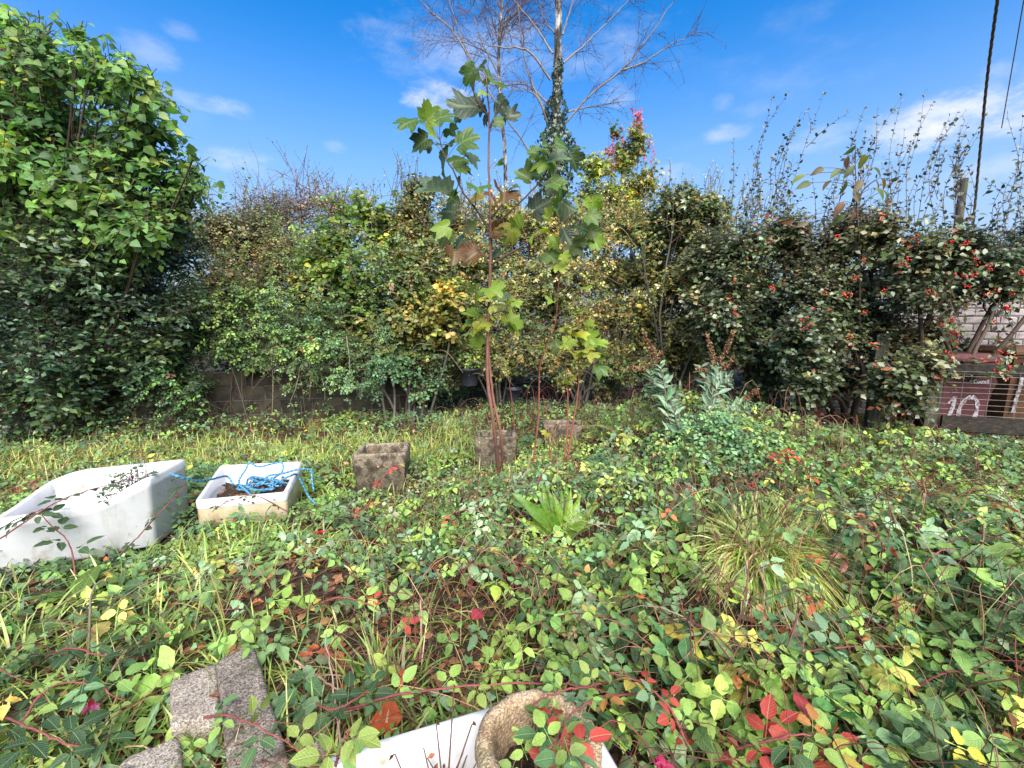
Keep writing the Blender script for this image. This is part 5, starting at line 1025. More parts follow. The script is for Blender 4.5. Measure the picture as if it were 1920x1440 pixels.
def bareness(P):
    return np.clip(.85 * ell(P, -1.32, 2.35, .62, .36, -.2) + 1.0 * ell(P, 1.22, 2.05, .38, .42) + .4 * ell(P, -.35, 1.85, .5, .4) + .5 * ell(P, -.55, 1.75, .38, .25) + .6 * ell(P, -1.15, 3.35, .4, .35) + .5 * ell(P, -.85, 4.0, .5, .3) + .25 * ell(P, -.25, 2.0, .3, .35), 0, 1)
def canopy(P):
    h = .05 + .10 * noise2(P, 1.7, .4) + .06 * noise2(P, 4.1, 2.)
    h += .16 * ell(P, 1.7, 1.5, 1.4, 1.0) + .12 * ell(P, 2.6, 3.2, 1.5, 1.2) + .10 * ell(P, .3, 3.0, 1.2, 1.2) + .25 * ell(P, 1.4, 5.6, 1.6, 1.0) + .25 * ell(P, -5.5, 6.6, 3.5, 1.0) + .22 * ell(P, 3.6, 4.5, 1.2, .9) + .18 * ell(P, 2.3, 4.6, 1.2, .8) + .15 * ell(P, 0, 6.2, 1.2, .6)
    h = h * (1 - .85 * np.clip(ell(P, -.1, 4.2, .8, .45) + ell(P, .65, 4.75, .5, .5) + ell(P, -1.4, 3.7, .6, .45) + .9 * ell(P, -2.3, 2.6, 1.3, .5) + .95 * ell(P, .30, 2.75, .36, .34), 0, 1))
    return h
def curl(T, a, b):
    v = T['v'].copy(); v[:, 2] += a * v[:, 0] ** 2 * np.sign(1) - abs(a) * .3 * v[:, 1] ** 2 + b * v[:, 0] * v[:, 1]; v = v + rng.normal(0, .018, v.shape) * [1, 1, 1.5]; return dict(v=v, f=T['f'], u=T['u'])
def cover(T, n, size, lo, hi, pal, mat, name, label, cat, pw=.8, tilt=.6, jit=.27, keepf=None, lift=1., ymax=8.2, wid=(.85, 1.15), back=1.):
    P = sample(n, lo, hi, pw); k = (1 - grassness(P) * .85) * (1 - bareness(P) * .9) * np.clip(1.35 - 1.1 * noise2(P, 6.1, pw * 3) * noise2(P, 2.7, 1.1), .2, 1)
    if keepf is not None: k = k * keepf(P)
    P = P[rng.random(len(P)) < k]; m = len(P)
    u = rng.random(m) ** .6; z = gz(P[:, 0], P[:, 1]) + .015 + canopy(P) * u * lift
    A = np.c_[rng.normal(0, 1, (m, 2)), rng.normal(-.15, .25, m)]; A[:, 1] -= .15
    N = nrm(np.c_[rng.normal(0, tilt, (m, 2)), np.ones(m)] + np.array([-.0, -.22, 0]))
    cl = noise2(P, 5.3, .7)
    sd_ = sample(500, lo, hi, pw); sc_ = pick(len(sd_), pal, .1); ni = np.concatenate([((q_[:, None] - sd_[None]) ** 2).sum(-1).argmin(1) for q_ in np.array_split(P, 20)]); c = pick(m, pal, jit); fl_ = rng.random(m) < .6; c[fl_] = sc_[ni[fl_]] * np.exp(rng.normal(0, jit, (int(fl_.sum()), 1))); warm = (rng.random(m) < .05 * ell(P, 1.3, 1.1, 1.0, .5) + .12 * ell(P, 2.0, 3.7, .5, .5)); c[warm] = pick(int(warm.sum()), [((.42, .045, .035), 3), ((.40, .15, .04), 2), ((.42, .33, .06), 2), ((.22, .05, .04), 2)])
    c = np.clip(c * np.exp((noise2(P, 3.1, 2.2) - .5)[:, None] * np.array([.28, .2, .12]) + (noise2(P, 1.3, .9) - .5)[:, None] * np.array([.1, .1, .4])), .003, .7)
    g = Geo(); S_ = size * np.clip(rng.lognormal(-.08, .33, m), .4, 1.7) * (1 + .4 * (cl - .5)); w_ = rng.uniform(*wid, m); tv = [curl(T, a_, b_) for a_, b_ in ((0, 0), (.35, .1), (-.3, .25), (.7, -.2))]; vi = rng.integers(0, 4, m); P3 = np.c_[P, z]
    for q_ in range(4): j_ = vi == q_; scatter(g, tv[q_], P3[j_], A[j_], N[j_], S_[j_], c[j_], wid=w_[j_])
    # thin stalks from the ground up to every third leaf
    i = rng.random(m) < .3; b_ = np.c_[P[i] + rng.normal(0, .04, (i.sum(), 2)), gz(P[i, 0], P[i, 1]) - .01]; e_ = np.c_[P[i], z[i]]
    V, F, U = tubes(np.stack([b_, (b_ + e_) / 2 + rng.normal(0, .015, b_.shape), e_], 1), np.tile([.0022, .0018, .0014], (len(b_), 1)), 3)
    gs = Geo(); gs.add(V, F, np.array([.22, .09, .05]), U)
    o = g.top(name, mat, label, cat, 'stuff'); s_ = gs.part('stem', M_TWIG, o, kind='stuff'); return o
cover(TRI_HI, 6400, .068, .35, 2.7, P_BRAM, M_BRAM, 'bramble_cover', 'three-leaved bramble leaves covering the nearer ground', 'brambles', pw=1.0, tilt=.5, keepf=lambda P: np.clip(.6 + .5 * (P[:, 0] > -.6) - .15 * ell(P, -1.6, 1.9, 1.4, .8), .12, 1))
cover(TRI_MID, 14500, .051, 2.4, 5.2, P_BRAM, M_COVER, 'bramble_cover', 'smaller bramble leaves spreading over the middle of the garden', 'brambles', pw=1.1)
cover(TRI_LO, 9500, .048, 4.8, 8.4, P_BRAM[:6] + P_IVYG, M_COVER, 'bramble_cover', 'far bramble leaves along the foot of the hedge and wall', 'brambles', pw=1.2)
cover(OVR, 9000, .042, .5, 6.5, P_IVYG + P_BRAM[:3], M_COVER, 'weed_cover', 'small round-leaved weeds between the brambles', 'weeds', pw=.9, lift=.55, tilt=.3)
cover(IVY_F, 2600, .035, .8, 6.5, P_IVYG, M_COVER, 'ivy_cover', 'dark ground ivy leaves low among the brambles', 'ivy', pw=1., lift=.35, tilt=.25)

def blades(P, h, lean, pal, wid=.0045, z0=None, out=None, droop=.55, seg=5):
    n = len(P); z = gz(P[:, 0], P[:, 1]) if z0 is None else z0
    a_ = rng.uniform(0, 2 * np.pi, n) if out is None else np.arctan2(out[:, 1] - .05, out[:, 0]) + rng.normal(0, .8, n)
    L = h * rng.uniform(.5, 1.35, n); ln = np.abs(rng.normal(lean, lean * .4 + .05, n)); t = np.linspace(0, 1, seg)[None]
    hx = np.sin(ln)[:, None] * t * L[:, None] + .25 * droop * L[:, None] * t ** 2; hz = np.cos(ln)[:, None] * t * L[:, None] - droop * ln[:, None] * L[:, None] * t ** 2.2
    d = np.c_[np.cos(a_), np.sin(a_)]; C_ = np.dstack([P[:, :1] + d[:, :1] * hx, P[:, 1:2] + d[:, 1:2] * hx, z[:, None] - .01 + hz])
    zg = gz(C_[..., 0], C_[..., 1]) + .008; C_[..., 2] = np.maximum(C_[..., 2], np.where(t > .3, zg, -9))
    th = a_ + np.pi / 2 + rng.normal(0, .5, n); w = wid * rng.uniform(.6, 1.5, n); sd = np.c_[np.cos(th), np.sin(th), rng.normal(0, .25, n)][:, None] * (w[:, None] * np.array([.8, 1, .85, .55, 0][:seg])[None])[..., None]
    V = np.concatenate([C_ - sd, C_[:, :-1] + sd[:, :-1]], 1); k = 2 * seg - 1
    f = []
    for i in range(seg - 2): f += [(i, i + 1, seg + i), (i + 1, seg + i + 1, seg + i)]
    f.append((seg - 2, seg - 1, 2 * seg - 2)); F = (np.array(f)[None] + (np.arange(n) * k)[:, None, None]).reshape(-1, 3)
    g = Geo(); g.add(V.reshape(-1, 3), F, np.repeat(pick(n, pal), k, 0), np.tile([[.3, .5]], (n * k, 1))); return g
def grass(n, lo, hi, h, pal, name, label, pw, wid, clump=7, spread=.035, lean=.75):
    P = sample(n // clump, lo, hi, pw); P = P[rng.random(len(P)) < grassness(P) * (1 - .9 * bareness(P))]
    P = np.repeat(P, clump, 0) + rng.normal(0, spread, (len(P) * clump, 2)); P = P[allowed(P)]
    blades(P, h, lean, pal, wid).top(name, M_GRASS, label, 'grass', 'stuff')
grass(19000, .5, 2.9, .21, P_GRASS, 'grass', 'long green grass blades in the nearer part of the garden', .9, .0042)
grass(66000, 2.7, 7.0, .19, P_GRASSY + P_GRASS[:3], 'grass', 'yellow green rough grass in the strip before the wall', 1.1, .0042)
# straw stems here and there
P = sample(9000, .6, 6.5, .9); P = P[rng.random(len(P)) < .08 + .45 * bareness(P) + .7 * ell(P, -.35, 1.8, .65, .45) + .15 * grassness(P)]
blades(P, .28, .8, P_STRAW, .0022).top('dry_grass', M_GRASS, 'thin straw coloured dead grass stems lying through the plants', 'grass', 'stuff')
# thin red brown bramble stems arching through the cover
n = 3200; P = sample(n, .5, 7, .9); P = P[rng.random(len(P)) < .25 + .75 * (P[:, 0] > -.8)]; n = len(P); a_ = rng.uniform(0, 6.28, n); L_2 = rng.uniform(.15, .7, n); t5 = np.linspace(0, 1, 7)
Q = np.dstack([P[:, :1] + np.cos(a_)[:, None] * L_2[:, None] * t5, P[:, 1:] + np.sin(a_)[:, None] * L_2[:, None] * t5 + rng.normal(0, .01, (n, 7)), np.zeros((n, 7))]); hh = canopy(P) * rng.uniform(.7, 1.5, n) + .03
Q[..., 2] = gz(Q[..., 0], Q[..., 1]) + hh[:, None] * np.sin(np.pi * np.clip(t5 * .9 + .05, 0, 1)) ** .7; V, F, U = tubes(Q, rng.uniform(.0016, .0034, n)[:, None] * np.linspace(1, .5, 7), 4)
g = Geo(); g.add(V, F, np.repeat(pick(n, [((.17, .045, .04), 3), ((.12, .05, .035), 2), ((.30, .14, .08), 1.5), ((.36, .26, .14), .8)]), 28, 0), U); g.top('bramble_stems', M_TWIG, 'thin reddish bramble runners arching through the ground cover', 'brambles', 'stuff')
# withered bramble leaves on top of the cover
P = sample(1000, .5, 6.5, .9); P = P[rng.random(len(P)) < .3 + .7 * ell(P, .2, 2.2, 1.6, 1.6)]; m = len(P)
g = Geo(); scatter(g, OV8, np.c_[P, gz(P[:, 0], P[:, 1]) + canopy(P) * rng.uniform(.5, 1.05, m)], rdir(m), nrm(np.c_[rng.normal(0, .6, (m, 2)), np.ones(m)]), .05 * rng.uniform(.5, 1.3, m), pick(m, lift(P_LITTER, 1.3) + [((.45, .22, .06), 1), ((.45, .36, .08), 1)])); g.top('withered_leaves', M_DRY, 'withered brown and orange leaves caught on top of the brambles', 'leaves', 'stuff')
# leaf litter
P = sample(26000, .5, 7.5, .9); P = P[rng.random(len(P)) < .34 + .66 * bareness(P)]; m = len(P)
g = Geo(); scatter(g, OV8, np.c_[P, gz(P[:, 0], P[:, 1]) + .006 + .02 * rng.random(m)], np.c_[rng.normal(0, 1, (m, 2)), rng.normal(0, .2, m)], np.c_[rng.normal(0, .3, (m, 2)), np.ones(m)], .05 * rng.uniform(.4, 1.3, m), pick(m, P_LITTER)); g.top('leaf_litter', M_DRY, 'brown fallen leaves lying on the soil', 'leaf litter', 'stuff')
n = 1600; P = sample(n, .6, 6.5, .9); P = P[rng.random(len(P)) < .2 + .8 * bareness(P)]; n = len(P); a_ = rng.uniform(0, 6.28, n); L_2 = rng.uniform(.05, .3, n); z = gz(P[:, 0], P[:, 1]) + .015; d = np.c_[np.cos(a_), np.sin(a_), rng.normal(.05, .1, n)] * L_2[:, None]; b_ = np.c_[P, z]
V, F, U = tubes(np.stack([b_, b_ + d * .5 + rng.normal(0, .012, (n, 3)), b_ + d], 1), np.tile([.003, .0025, .0015], (n, 1)), 4); g = Geo(); g.add(V, F, np.repeat(pick(n, [((.16, .07, .045), 2), ((.22, .14, .08), 2), ((.08, .05, .03), 2)]), 12, 0), U); g.top('fallen_twigs', M_TWIG, 'dead twigs scattered over the soil', 'twigs', 'stuff')

# grass tussocks
def tussock(label, px, py, r, h, n, pal, droop=.95, lean=.85, wid=.004):
    p = G0(px, py); q = rng.normal(0, 1, (n, 2)); q = q / np.maximum(1, np.linalg.norm(q, axis=1, keepdims=True) / 1.6) * r * .6; k = rng.integers(0, 9, n); q = q * .55 + (rng.normal(0, r * .33, (9, 2)))[k]
    g = blades(p[:2] + q, h, lean, pal, wid, out=q, droop=droop); g.top('grass_tussock', M_GRASS, label, 'grass tussock', loc=tuple(p), group='grass tussocks')
tussock('biggest yellowing grass tussock flopping over the mound', 1412, 1030, .20, .27, 2300, lift(P_GRASSY, 1.3) + [((.6, .56, .26), 6), ((.58, .6, .17), 6), ((.58, .43, .22), 2)] + lift(P_GRASS[:2], 1.3), wid=.0048)
tussock('green grass clump against the front edge of the big tussock', 1450, 1030, .16, .34, 500, P_GRASS)
tussock('small bright grass tuft beside the lone trough', 800, 850, .26, .24, 520, P_GRASSY[:2])
tussock('green grass tuft below the cream sink', 425, 1020, .16, .2, 260, P_GRASS)
tussock('tall grass tuft behind the front sink near the orange leaf', 725, 1300, .13, .26, 130, P_GRASS, .5, .4, .0055)
tussock('grass tuft by the corner block', 390, 1440, .1, .2, 70, P_GRASSY + P_GRASS, .5, .5, .005)
tussock('loose grass tuft under the cotoneaster', 1650, 905, .3, .3, 320, P_GRASS[:3], .7, .8, .0045)
tussock('grass tuft at the far lower corner under the brambles', 1840, 1230, .25, .32, 240, P_GRASS, .7, .8, .0045)
tussock('pale grass tuft between two troughs', 850, 800, .3, .26, 400, P_GRASSY, .7, .7)

def clump(label, px, py, r, h, n, T, size, pal, name='nettle_patch', cat='weed'):
    p = G0(px, py); t = thing(name, label, cat, p); g, gt = Geo(), Geo(); q = p[:2] + rng.normal(0, r * .5, (n, 2)); z = gz(q[:, 0], q[:, 1]) + h * rng.random(n) ** .6 * np.exp(-((q - p[:2]) ** 2).sum(1) / (r * r * 1.2)); q3 = np.c_[q, z]
    scatter(g, T, q3, nrm(rng.normal(0, 1, (n, 3)) * [1, 1, .3] + [0, -.2, -.2]), nrm(rng.normal(0, .4, (n, 3)) + [0, -.3, 1]), size * rng.uniform(.6, 1.3, n), pick(n, pal)); i = rng.random(n) < .3; b_ = np.c_[q[i], gz(q[i, 0], q[i, 1])]
    V, F, U = tubes(np.stack([b_, q3[i]], 1), np.tile([.003, .002], (len(b_), 1)), 3); gt.add(V, F, np.array([.14, .12, .05]), U); gt.part('stem', M_TWIG, t, kind='stuff'); g.part('foliage', M_COVER, t, kind='stuff')
YG = [((.22, .31, .06), 3), ((.30, .36, .09), 3), ((.16, .25, .05), 2), ((.40, .36, .10), .8)]
clump('pale yellow green weed clump in front of the block wall', 660, 795, .42, .22, 900, OV8, .06, YG); clump('bright weed clump at the end of the block wall', 735, 785, .3, .2, 520, OV8, .06, YG)
clump('reddish yellow weed clump before the block wall', 600, 800, .2, .12, 260, OV8, .05, [((.4, .3, .06), 2), ((.4, .15, .05), 2), ((.2, .26, .06), 2)])
clump('blue green bramble heap rising below the buddleia', 1340, 860, .55, .42, 1000, TRI_LO, .05, lift(P_IVYG, 1.3)); clump('bramble heap with yellow leaves beside the red-leaved cane', 1420, 870, .5, .40, 900, TRI_LO, .052, P_BRAM, 'bramble_heap', 'brambles')
clump('bramble heap in the shade at the foot of the biggest cotoneaster', 1570, 850, .5, .34, 800, TRI_LO, .052, P_BRAM, 'bramble_heap', 'brambles'); clump('ivy heap under the middle hedge by the boards', 840, 745, .5, .3, 700, OVR, .05, P_IVYG + P_BRAM, 'ivy_heap', 'ivy')
clump('ivy heap in the shade under the straw yellow hedge bush', 1080, 722, .6, .42, 900, OVR, .05, P_IVYG + P_DARK, 'ivy_heap', 'ivy'); clump('dark ivy heap below the yellow bush near the black bucket', 960, 712, .5, .40, 700, IVY_F, .05, P_DARK + P_IVYG, 'ivy_heap', 'ivy'); clump('ivy heap rising against the end of the block wall', 770, 742, .5, .45, 800, OVR, .05, P_IVYG + P_OLIVE, 'ivy_heap', 'ivy'); clump('dark heap of leaves at the hedge foot behind the buddleia', 1240, 720, .6, .5, 900, OVR, .052, P_DARK + P_OLIVE, 'ivy_heap', 'ivy')
clump('bramble heap beside the small bare red stems', 1150, 790, .55, .24, 800, TRI_LO, .05, P_IVYG, 'bramble_heap', 'brambles'); clump('dark bramble heap at the foot of the privet', 150, 800, .7, .3, 1100, TRI_LO, .055, P_BRAM[:4], 'bramble_heap', 'brambles')
clump('yellow tinged bramble heap at the far left edge of the grass', 20, 800, .45, .25, 600, TRI_LO, .055, P_BRAM + [((.45, .33, .06), 3)], 'bramble_heap', 'brambles')
# broad-leaved weed and small ferns
def weed(label, px, py, n, L, T, pal, name='broadleaf_weed', up=.35, cat='weed', mat=M_BIG):
    p = G0(px, py); t = thing(name, label, cat, p); rosette(t, p + [0, 0, .03], n, L, T, pal, mat, up)
GRN = [((.12, .21, .04), 3), ((.16, .26, .05), 2), ((.09, .16, .04), 2)]
DOCK = oval(7, .24, .05, .06, .3, p=.85, wav=.02)
weed('big jagged-leaved weed below the large white sink', 150, 1130, 9, .2, DOCK, GRN)
weed('broad pale weed beside the bare leaf litter', 225, 1185, 5, .17, DOCK, GRN)
weed('upright dock leaf against the cream sink corner', 575, 935, 4, .18, oval(5, .26, 0, .06, .2), [((.25, .36, .04), 2), ((.2, .3, .04), 1)], up=.9)
weed('upright dock leaves between the two old sinks', 322, 940, 5, .2, oval(5, .2, 0, .06, .2), [((.16, .27, .04), 2), ((.2, .3, .04), 1)], up=.95)
weed('strap-leaved plantain left of the pale block', 330, 1225, 7, .17, oval(5, .12, 0, .05, .3), GRN, up=.6)
weed('tiny lime green seedling patch in front of the middle trough', 850, 868, 14, .07, OVR, [((.24, .36, .05), 2), ((.18, .3, .05), 1)], up=.5)
weed('light green low weed before the corner block', 470, 1370, 8, .07, OVR, GRN, up=.6)
PIN = combine([(oval(3, .14, 0, .05, .2), .30 * (1 - i / 13), s * 1.25, (0, .12 + i * .07, 0), 0) for i in range(12) for s in (-1, 1)] + [(stalk(1.0, .008), 1, math.pi, (0, 0, 0), 0)])
for lab, px, py, n, L in (('small feathery fern frond standing behind the cream sink', 548, 862, 3, .22), ('small feathery fern beside the middle trough', 815, 905, 4, .2), ('fern fronds on the bank above the big tussock', 1490, 985, 5, .24)): weed(lab, px, py, n, L, PIN, [((.2, .3, .05), 2), ((.14, .24, .05), 1)], 'fern', .6, 'fern', M_LEAF)

# bramble canes: each with its stem, thorns and leaves
bramM = leaf_variants('leaf', TRI_HI, P_BRAM[:5] + [((.17, .235, .05), 1.5), ((.30, .29, .055), .6)], M_BRAM, 12)
bramW = leaf_variants('leaf', TRI_HI, [((.45, .05, .04), 3), ((.42, .18, .05), 2), ((.28, .05, .05), 2), ((.42, .34, .06), 2)], M_BRAM, 6)
bramD = leaf_variants('leaf', TRI_HI, [((.035, .075, .03), 3), ((.05, .10, .035), 2)], M_BRAM, 6)
def cane(label, pts, nl, ms, size=.068, r=.0045, col=(.20, .055, .05), warm=.0, tip=True):
    """pts: (photo x, photo y, height above ground)"""
    Q = np.array([G0(x, y, h) for x, y, h in pts]); t = thing('bramble_cane', label, 'bramble', G0(*pts[0][:2]), 'arching bramble canes'); K = 30
    g = Geo(); P = tube(g, Q, r, r * .4, K, 6, col, .003); g.part('stem', M_TWIG, t)
    k = 34; i = rng.integers(1, K - 1, k); d = rdir(k); gt = Geo(); V, F, U = tubes(np.stack([P[i], P[i] + d * .005, P[i] + d * .0105], 1), np.tile([.0022, .0012, .0002], (k, 1)), 3); gt.add(V, F, np.array([.25, .10, .07]), U); gt.part('thorn', M_TWIG, t, kind='stuff')
    for j in range(nl):
        i = int((j + .7) / (nl + .4) * (K - 1)); dr = nrm(P[min(i + 1, K - 1)] - P[i - 1]); sd = nrm(np.cross(dr, [0, 0, 1])) * (1 if j % 2 else -1)
        A_ = nrm(dr * .4 + sd + rng.normal(0, .25, 3) + [0, 0, .15]); N_2 = nrm(np.array([0, -.25, 1]) + rng.normal(0, .32, 3)); s_ = size * rng.uniform(.7, 1.2)
        mm = bramW if rng.random() < warm else ms; shared('leaf', mm[rng.integers(len(mm))], t, frame(P[i] + A_ * s_ * .45, A_, N_2, s_))
CANES = [('long dark bare bramble cane slanting down through the middle of the garden', [(738, 945, .1), (850, 1010, .22), (960, 1050, .22), (1110, 1125, .08)], 8, bramM, .05, 0.1),
 ('bramble cane reaching across behind the front sink to the stone pot', [(650, 1330, .15), (760, 1300, .34), (900, 1285, .42), (1060, 1282, .40), (1160, 1300, .3)], 11, bramM, .055, .1),
 ('arching bramble cane with red leaves right of the stone pot', [(1290, 1400, .2), (1250, 1320, .3), (1180, 1270, .34), (1110, 1262, .34)], 10, bramM, .055, .5),
 ('bramble cane with spotted leaves hanging over the stone pot', [(1200, 1300, .2), (1120, 1310, .46), (1060, 1350, .5), (1040, 1400, .5)], 8, bramM, .055, .25),
 ('leafy bramble cane drooping over the far rim of the stone pot', [(1180, 1270, .15), (1110, 1285, .42), (1040, 1300, .48), (990, 1330, .45)], 5, bramM, .05, .1),
 ('big-leaved bramble cane covering the near side of the stone pot', [(1110, 1470, .3), (1085, 1420, .5), (1060, 1390, .54), (1020, 1410, .52)], 6, bramM, .066, .1),
 ('reddish bramble cane curving over the mound below the tussock', [(1420, 1270, .08), (1500, 1225, .2), (1640, 1212, .22), (1740, 1225, .1)], 9, bramM, .066, .1),
 ('bramble cane slanting down below the red-leaved cane', [(1560, 1210, .1), (1620, 1290, .2), (1660, 1350, .2), (1720, 1440, .1)], 10, bramM, .07, .2),
 ('bramble cane crowded with crimson leaves along the bottom edge', [(1330, 1420, .1), (1430, 1390, .25), (1520, 1380, .28), (1620, 1430, .15)], 12, bramM, .07, .75),
 ('upright purple bramble cane standing in the brambles on the bank', [(1660, 1140, .02), (1655, 1070, .2), (1650, 1010, .38), (1600, 985, .46)], 8, bramM, .066, .1),
 ('bramble cane with large pale leaves beside the tall purple one', [(1700, 1140, .05), (1740, 1050, .3), (1800, 1030, .32), (1880, 1060, .15)], 9, bramM, .07, .05),
 ('thorny bramble cane rising in front of the large white sink', [(142, 1085, .02), (130, 1020, .2), (95, 985, .33), (65, 960, .40), (20, 990, .3)], 9, bramD, .085, 0),
 ('dark-leaved bramble cane draped over the dipped rim of the white sink', [(0, 1010, .36), (110, 940, .46), (200, 910, .5), (290, 890, .5)], 8, bramD, .07, 0),
 ('thin bramble cane leaning on the corner of the white sink', [(225, 1040, .05), (265, 1000, .22), (310, 950, .4), (350, 910, .45)], 7, bramD, .06, 0),
 ('long yellowish bramble cane sloping across the grass behind the white sink', [(0, 925, .2), (90, 890, .3), (180, 830, .45)], 3, bramM, .05, .1),
 ('bramble cane hanging over the front of the cream sink', [(540, 960, .15), (480, 930, .32), (430, 940, .34), (395, 960, .28)], 5, bramD, .04, .1),
 ('bramble cane trailing across the dark speckled block', [(380, 1345, .12), (430, 1342, .2), (500, 1370, .22), (585, 1420, .14)], 5, bramM, .06, .1),
 ('bramble cane with big leaves at the corner of the front sink', [(625, 1450, .3), (640, 1400, .42), (655, 1370, .46)], 4, bramM, .068, 0),
 ('bramble cane among the scarlet leaves on the far mound', [(1380, 930, .1), (1440, 880, .3), (1480, 850, .4), (1530, 905, .2)], 10, bramM, .06, .8),
 ('bramble cane leaning against the lone mossy trough', [(660, 990, .05), (700, 930, .2), (740, 870, .36), (770, 920, .15)], 6, bramM, .05, .5),
 ('bramble cane with lime leaves in the middle of the near brambles', [(1000, 1180, .05), (1080, 1150, .2), (1180, 1180, .26), (1260, 1250, .15)], 11, bramM, .062, .1),
 ('bramble cane spreading toward the lower corner of the garden', [(1700, 1300, .1), (1780, 1260, .25), (1860, 1270, .25), (1930, 1320, .1)], 9, bramM, .07, .05),
 ('leafy bramble cane in front of the wire fence', [(1760, 950, .1), (1700, 880, .4), (1690, 860, .45), (1640, 900, .3)], 9, bramM, .06, .05),
 ('bramble cane arching at the bottom edge before the concrete blocks', [(20, 1400, .05), (80, 1300, .2), (160, 1280, .22), (260, 1330, .08)], 8, bramM, .066, 0),
 ('dark bramble cane sprawling below the broad pale weed', [(60, 1250, .03), (130, 1215, .15), (220, 1230, .18), (300, 1180, .06)], 9, bramD, .07, 0),
 ('dark-leaved bramble cane running toward the pink and red flower', [(0, 1340, .05), (70, 1370, .2), (150, 1400, .2), (220, 1380, .06)], 9, bramD, .075, 0),
 ('dark bramble cane crossing the straw before the front sink', [(560, 1290, .04), (620, 1330, .2), (700, 1290, .22), (800, 1230, .08)], 9, bramD, .06, .1),
 ('bramble cane winding through the leaf litter', [(560, 1150, .04), (640, 1120, .14), (720, 1150, .15), (800, 1230, .05)], 8, bramM, .055, .25)]
for lab, pts, nl, ms, sz, wm in CANES: cane(lab, pts, nl, ms, sz, warm=wm)
# dead stalks
def stalk_thing(label, pts, r, col):
    Q = [G0(x, y, h) for x, y, h in pts]; g = Geo(); tube(g, Q, r, r * .6, 16, 6, col, .003); g.top('dead_stalk', M_TWIG, label, 'stalk', loc=tuple(Q[0]), group='dead stalks')
stalk_thing('bent broken dead stalk standing left of the leaf litter', [(165, 1240, 0), (168, 1160, .16), (172, 1110, .26), (190, 1090, .29), (205, 1095, .26)], .006, (.16, .12, .09))
stalk_thing('pinkish dead stalk upright in the dry grass', [(788, 1240, .02), (790, 1180, .15), (791, 1120, .28)], .007, (.30, .17, .14))
stalk_thing('pale dead stick lying by the dark block', [(552, 1238, .06), (600, 1270, .08), (640, 1300, .06)], .006, (.36, .22, .15))
stalk_thing('thin straw stalk rising beside the fence', [(1672, 880, .02), (1668, 800, .35), (1664, 740, .62)], .005, (.36, .32, .2))
stalk_thing('thin dead stalk in front of the dark block', [(640, 1400, .1), (625, 1290, .2), (612, 1190, .32)], .004, (.25, .16, .13))
# single leaves and flowers
def fallen(label, px, py, h, T, s, col, mat=M_DRY, name='fallen_leaf', cat='leaf'):
    p = G0(px, py, h); g = Geo(); scatter(g, T, [p], [np.array([rng.normal(), rng.normal(), .05])], [nrm(np.array([rng.normal(0, .2), -.4, 1]))], [s], [np.array(col) * .62]); g.top(name, mat, label, cat, loc=tuple(p), group='bright fallen leaves')
fallen('large orange red fallen leaf behind the front sink', 755, 1345, .12, OVR, .12, (.55, .10, .03)); fallen('dusky red bramble leaf in the middle of the garden', 885, 1162, .16, BRL, .10, (.38, .04, .06))
fallen('orange leaf lying on the brambles below the tussock', 1668, 1130, .2, OVR, .085, (.5, .2, .08)); fallen('orange leaf near the pale green weeds', 715, 1062, .1, OVR, .05, (.6, .25, .03)); fallen('red leaf at the lower side among the brambles', 1512, 1345, .25, BRL, .10, (.40, .05, .06))
fallen('yellow and red leaf near the foot of the big mound', 1285, 1200, .2, OVR, .11, (.5, .38, .06)); fallen('brown curled leaf hanging under the tussock', 1398, 1165, .1, OVR, .055, (.33, .2, .13)); fallen('russet leaf beside the corner block', 310, 1385, .03, OVR, .08, (.24, .08, .04))
def flower(label, px, py, h, s, cols, n, name, cat):
    p = G0(px, py, h); t = thing(name, label, cat, p); ms = leaf_variants('petal', oval(4, .3, 0, .1, .4), cols, M_PETAL, 4)
    for k in range(n):
        a_ = k * 2.4; el = rng.uniform(-.5, .8); A_ = np.array([math.cos(a_) * math.cos(el), math.sin(a_) * math.cos(el), math.sin(el)]); shared('petal', ms[k % 4], t, frame(p, A_, nrm(np.array([0, -.3, 1.]) + rng.normal(0, .3, 3)), s * rng.uniform(.8, 1.2)))
    g = Geo(); tube(g, [p - [0, 0, h], p - [.02, 0, h * .4], p], .0025, .002, 6, 4, (.12, .16, .05)); g.part('stem', M_TWIG, t)
flower('pink and red drooping fuchsia flower in the grass', 168, 1328, .12, .034, [((.42, .02, .04), 2), ((.55, .12, .27), 2)], 8, 'fuchsia_flower', 'flower')
flower('bright pink flower at the bottom edge right of the stone pot', 1246, 1438, .32, .034, [((.52, .04, .12), 2), ((.55, .07, .15), 1)], 22, 'pink_flower', 'flower')
flower('small scarlet flower in the brambles near the cream sink', 600, 998, .1, .03, [((.65, .02, .04), 1)], 8, 'red_flower', 'flower')
t = None
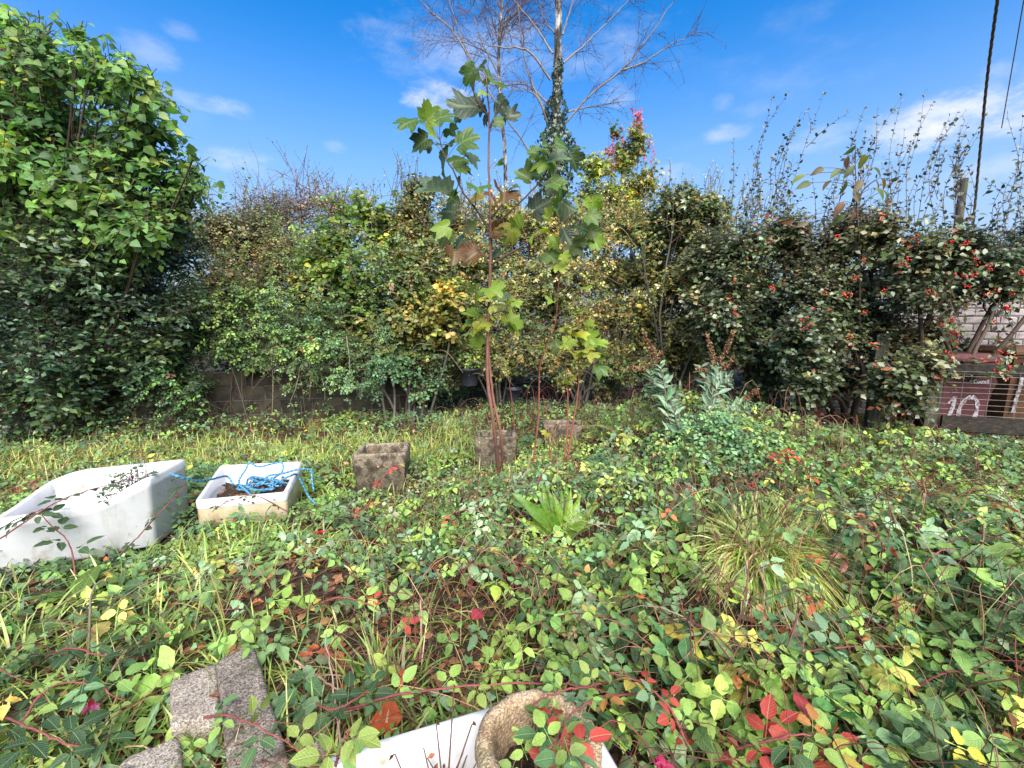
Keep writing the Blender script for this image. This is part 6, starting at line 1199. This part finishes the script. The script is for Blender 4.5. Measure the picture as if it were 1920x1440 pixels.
g = Geo(); k = 160; q = np.c_[c2[0] + rng.normal(0, .12, k), c2[1] - .02 + rng.normal(0, .13, k), .2 + .02 * rng.random(k)]; scatter(g, OV4, q, rdir(k), nrm(np.c_[rng.normal(0, .5, (k, 2)), np.ones(k)]), .04 * rng.uniform(.5, 1.3, k), pick(k, P_LITTER)); g.top('leaf_litter', M_DRY, 'dead leaves lying under the rope in the cream sink', 'leaf litter', 'stuff')
# plants in the sinks and pot
def potted(label, P0, n, r, T, pal, size, name, cat='plant', h=.12, mat=M_COVER):
    P0 = np.asarray(P0, float); t = thing(name, label, cat, P0); g, gt = Geo(), Geo(); q = P0 + np.c_[rng.normal(0, r, (n, 2)), np.abs(rng.normal(0, h, n))]
    scatter(g, T, q, nrm(rng.normal(0, 1, (n, 3)) * [1, 1, .3]), nrm(rng.normal(0, .4, (n, 3)) + [0, -.3, 1]), size * rng.uniform(.6, 1.3, n), pick(n, pal)); b_ = np.tile(P0 - [0, 0, .03], (n, 1)) + np.c_[rng.normal(0, r * .6, (n, 2)), np.zeros(n)]
    V, F, U = tubes(np.stack([b_, (b_ + q) / 2 + rng.normal(0, .02, (n, 3)), q], 1), np.tile([.003, .0025, .0018], (n, 1)), 4); gt.add(V, F, np.array([.13, .06, .045]), U); gt.part('stem', M_TWIG, t, kind='stuff'); g.part('foliage', mat, t, kind='stuff')
potted('dark straggly plant growing in the far end of the large white sink', np.array([-2.74, 2.98, .17]), 110, .10, TRI_MID, P_DARK + [((.14, .06, .04), 2)], .036, 'sink_plant', h=.24)
potted('brown dead plant with dry seed heads in the front sink', (-.16, 1.02, .12), 70, .07, OV4, P_LITTER, .022, 'dead_plant', h=.16, mat=M_DRY)
potted('weeds growing in the stone pot', (.11, 1.03, .30), 34, .075, TRI_HI, P_BRAM[:6], .042, 'pot_weed', h=.12, mat=M_BRAM)
potted('brown stalks and moss in the lone mossy trough', (*np.mean(TR1, 0), .21), 60, .10, OV4, P_LITTER + [((.10, .12, .03), 3)], .045, 'trough_plant', h=.05, mat=M_DRY)
potted('brown debris and stalks in the middle trough', (*np.mean(TR2, 0), .24), 40, .12, OV4, P_LITTER, .05, 'trough_plant', h=.05, mat=M_DRY)
print('all', round(time.time() - T0, 1), 'tris', sum(len(o.data.polygons) for o in SC.objects if o.type == 'MESH' and o.data.users == 1), 'objs', len(SC.objects))
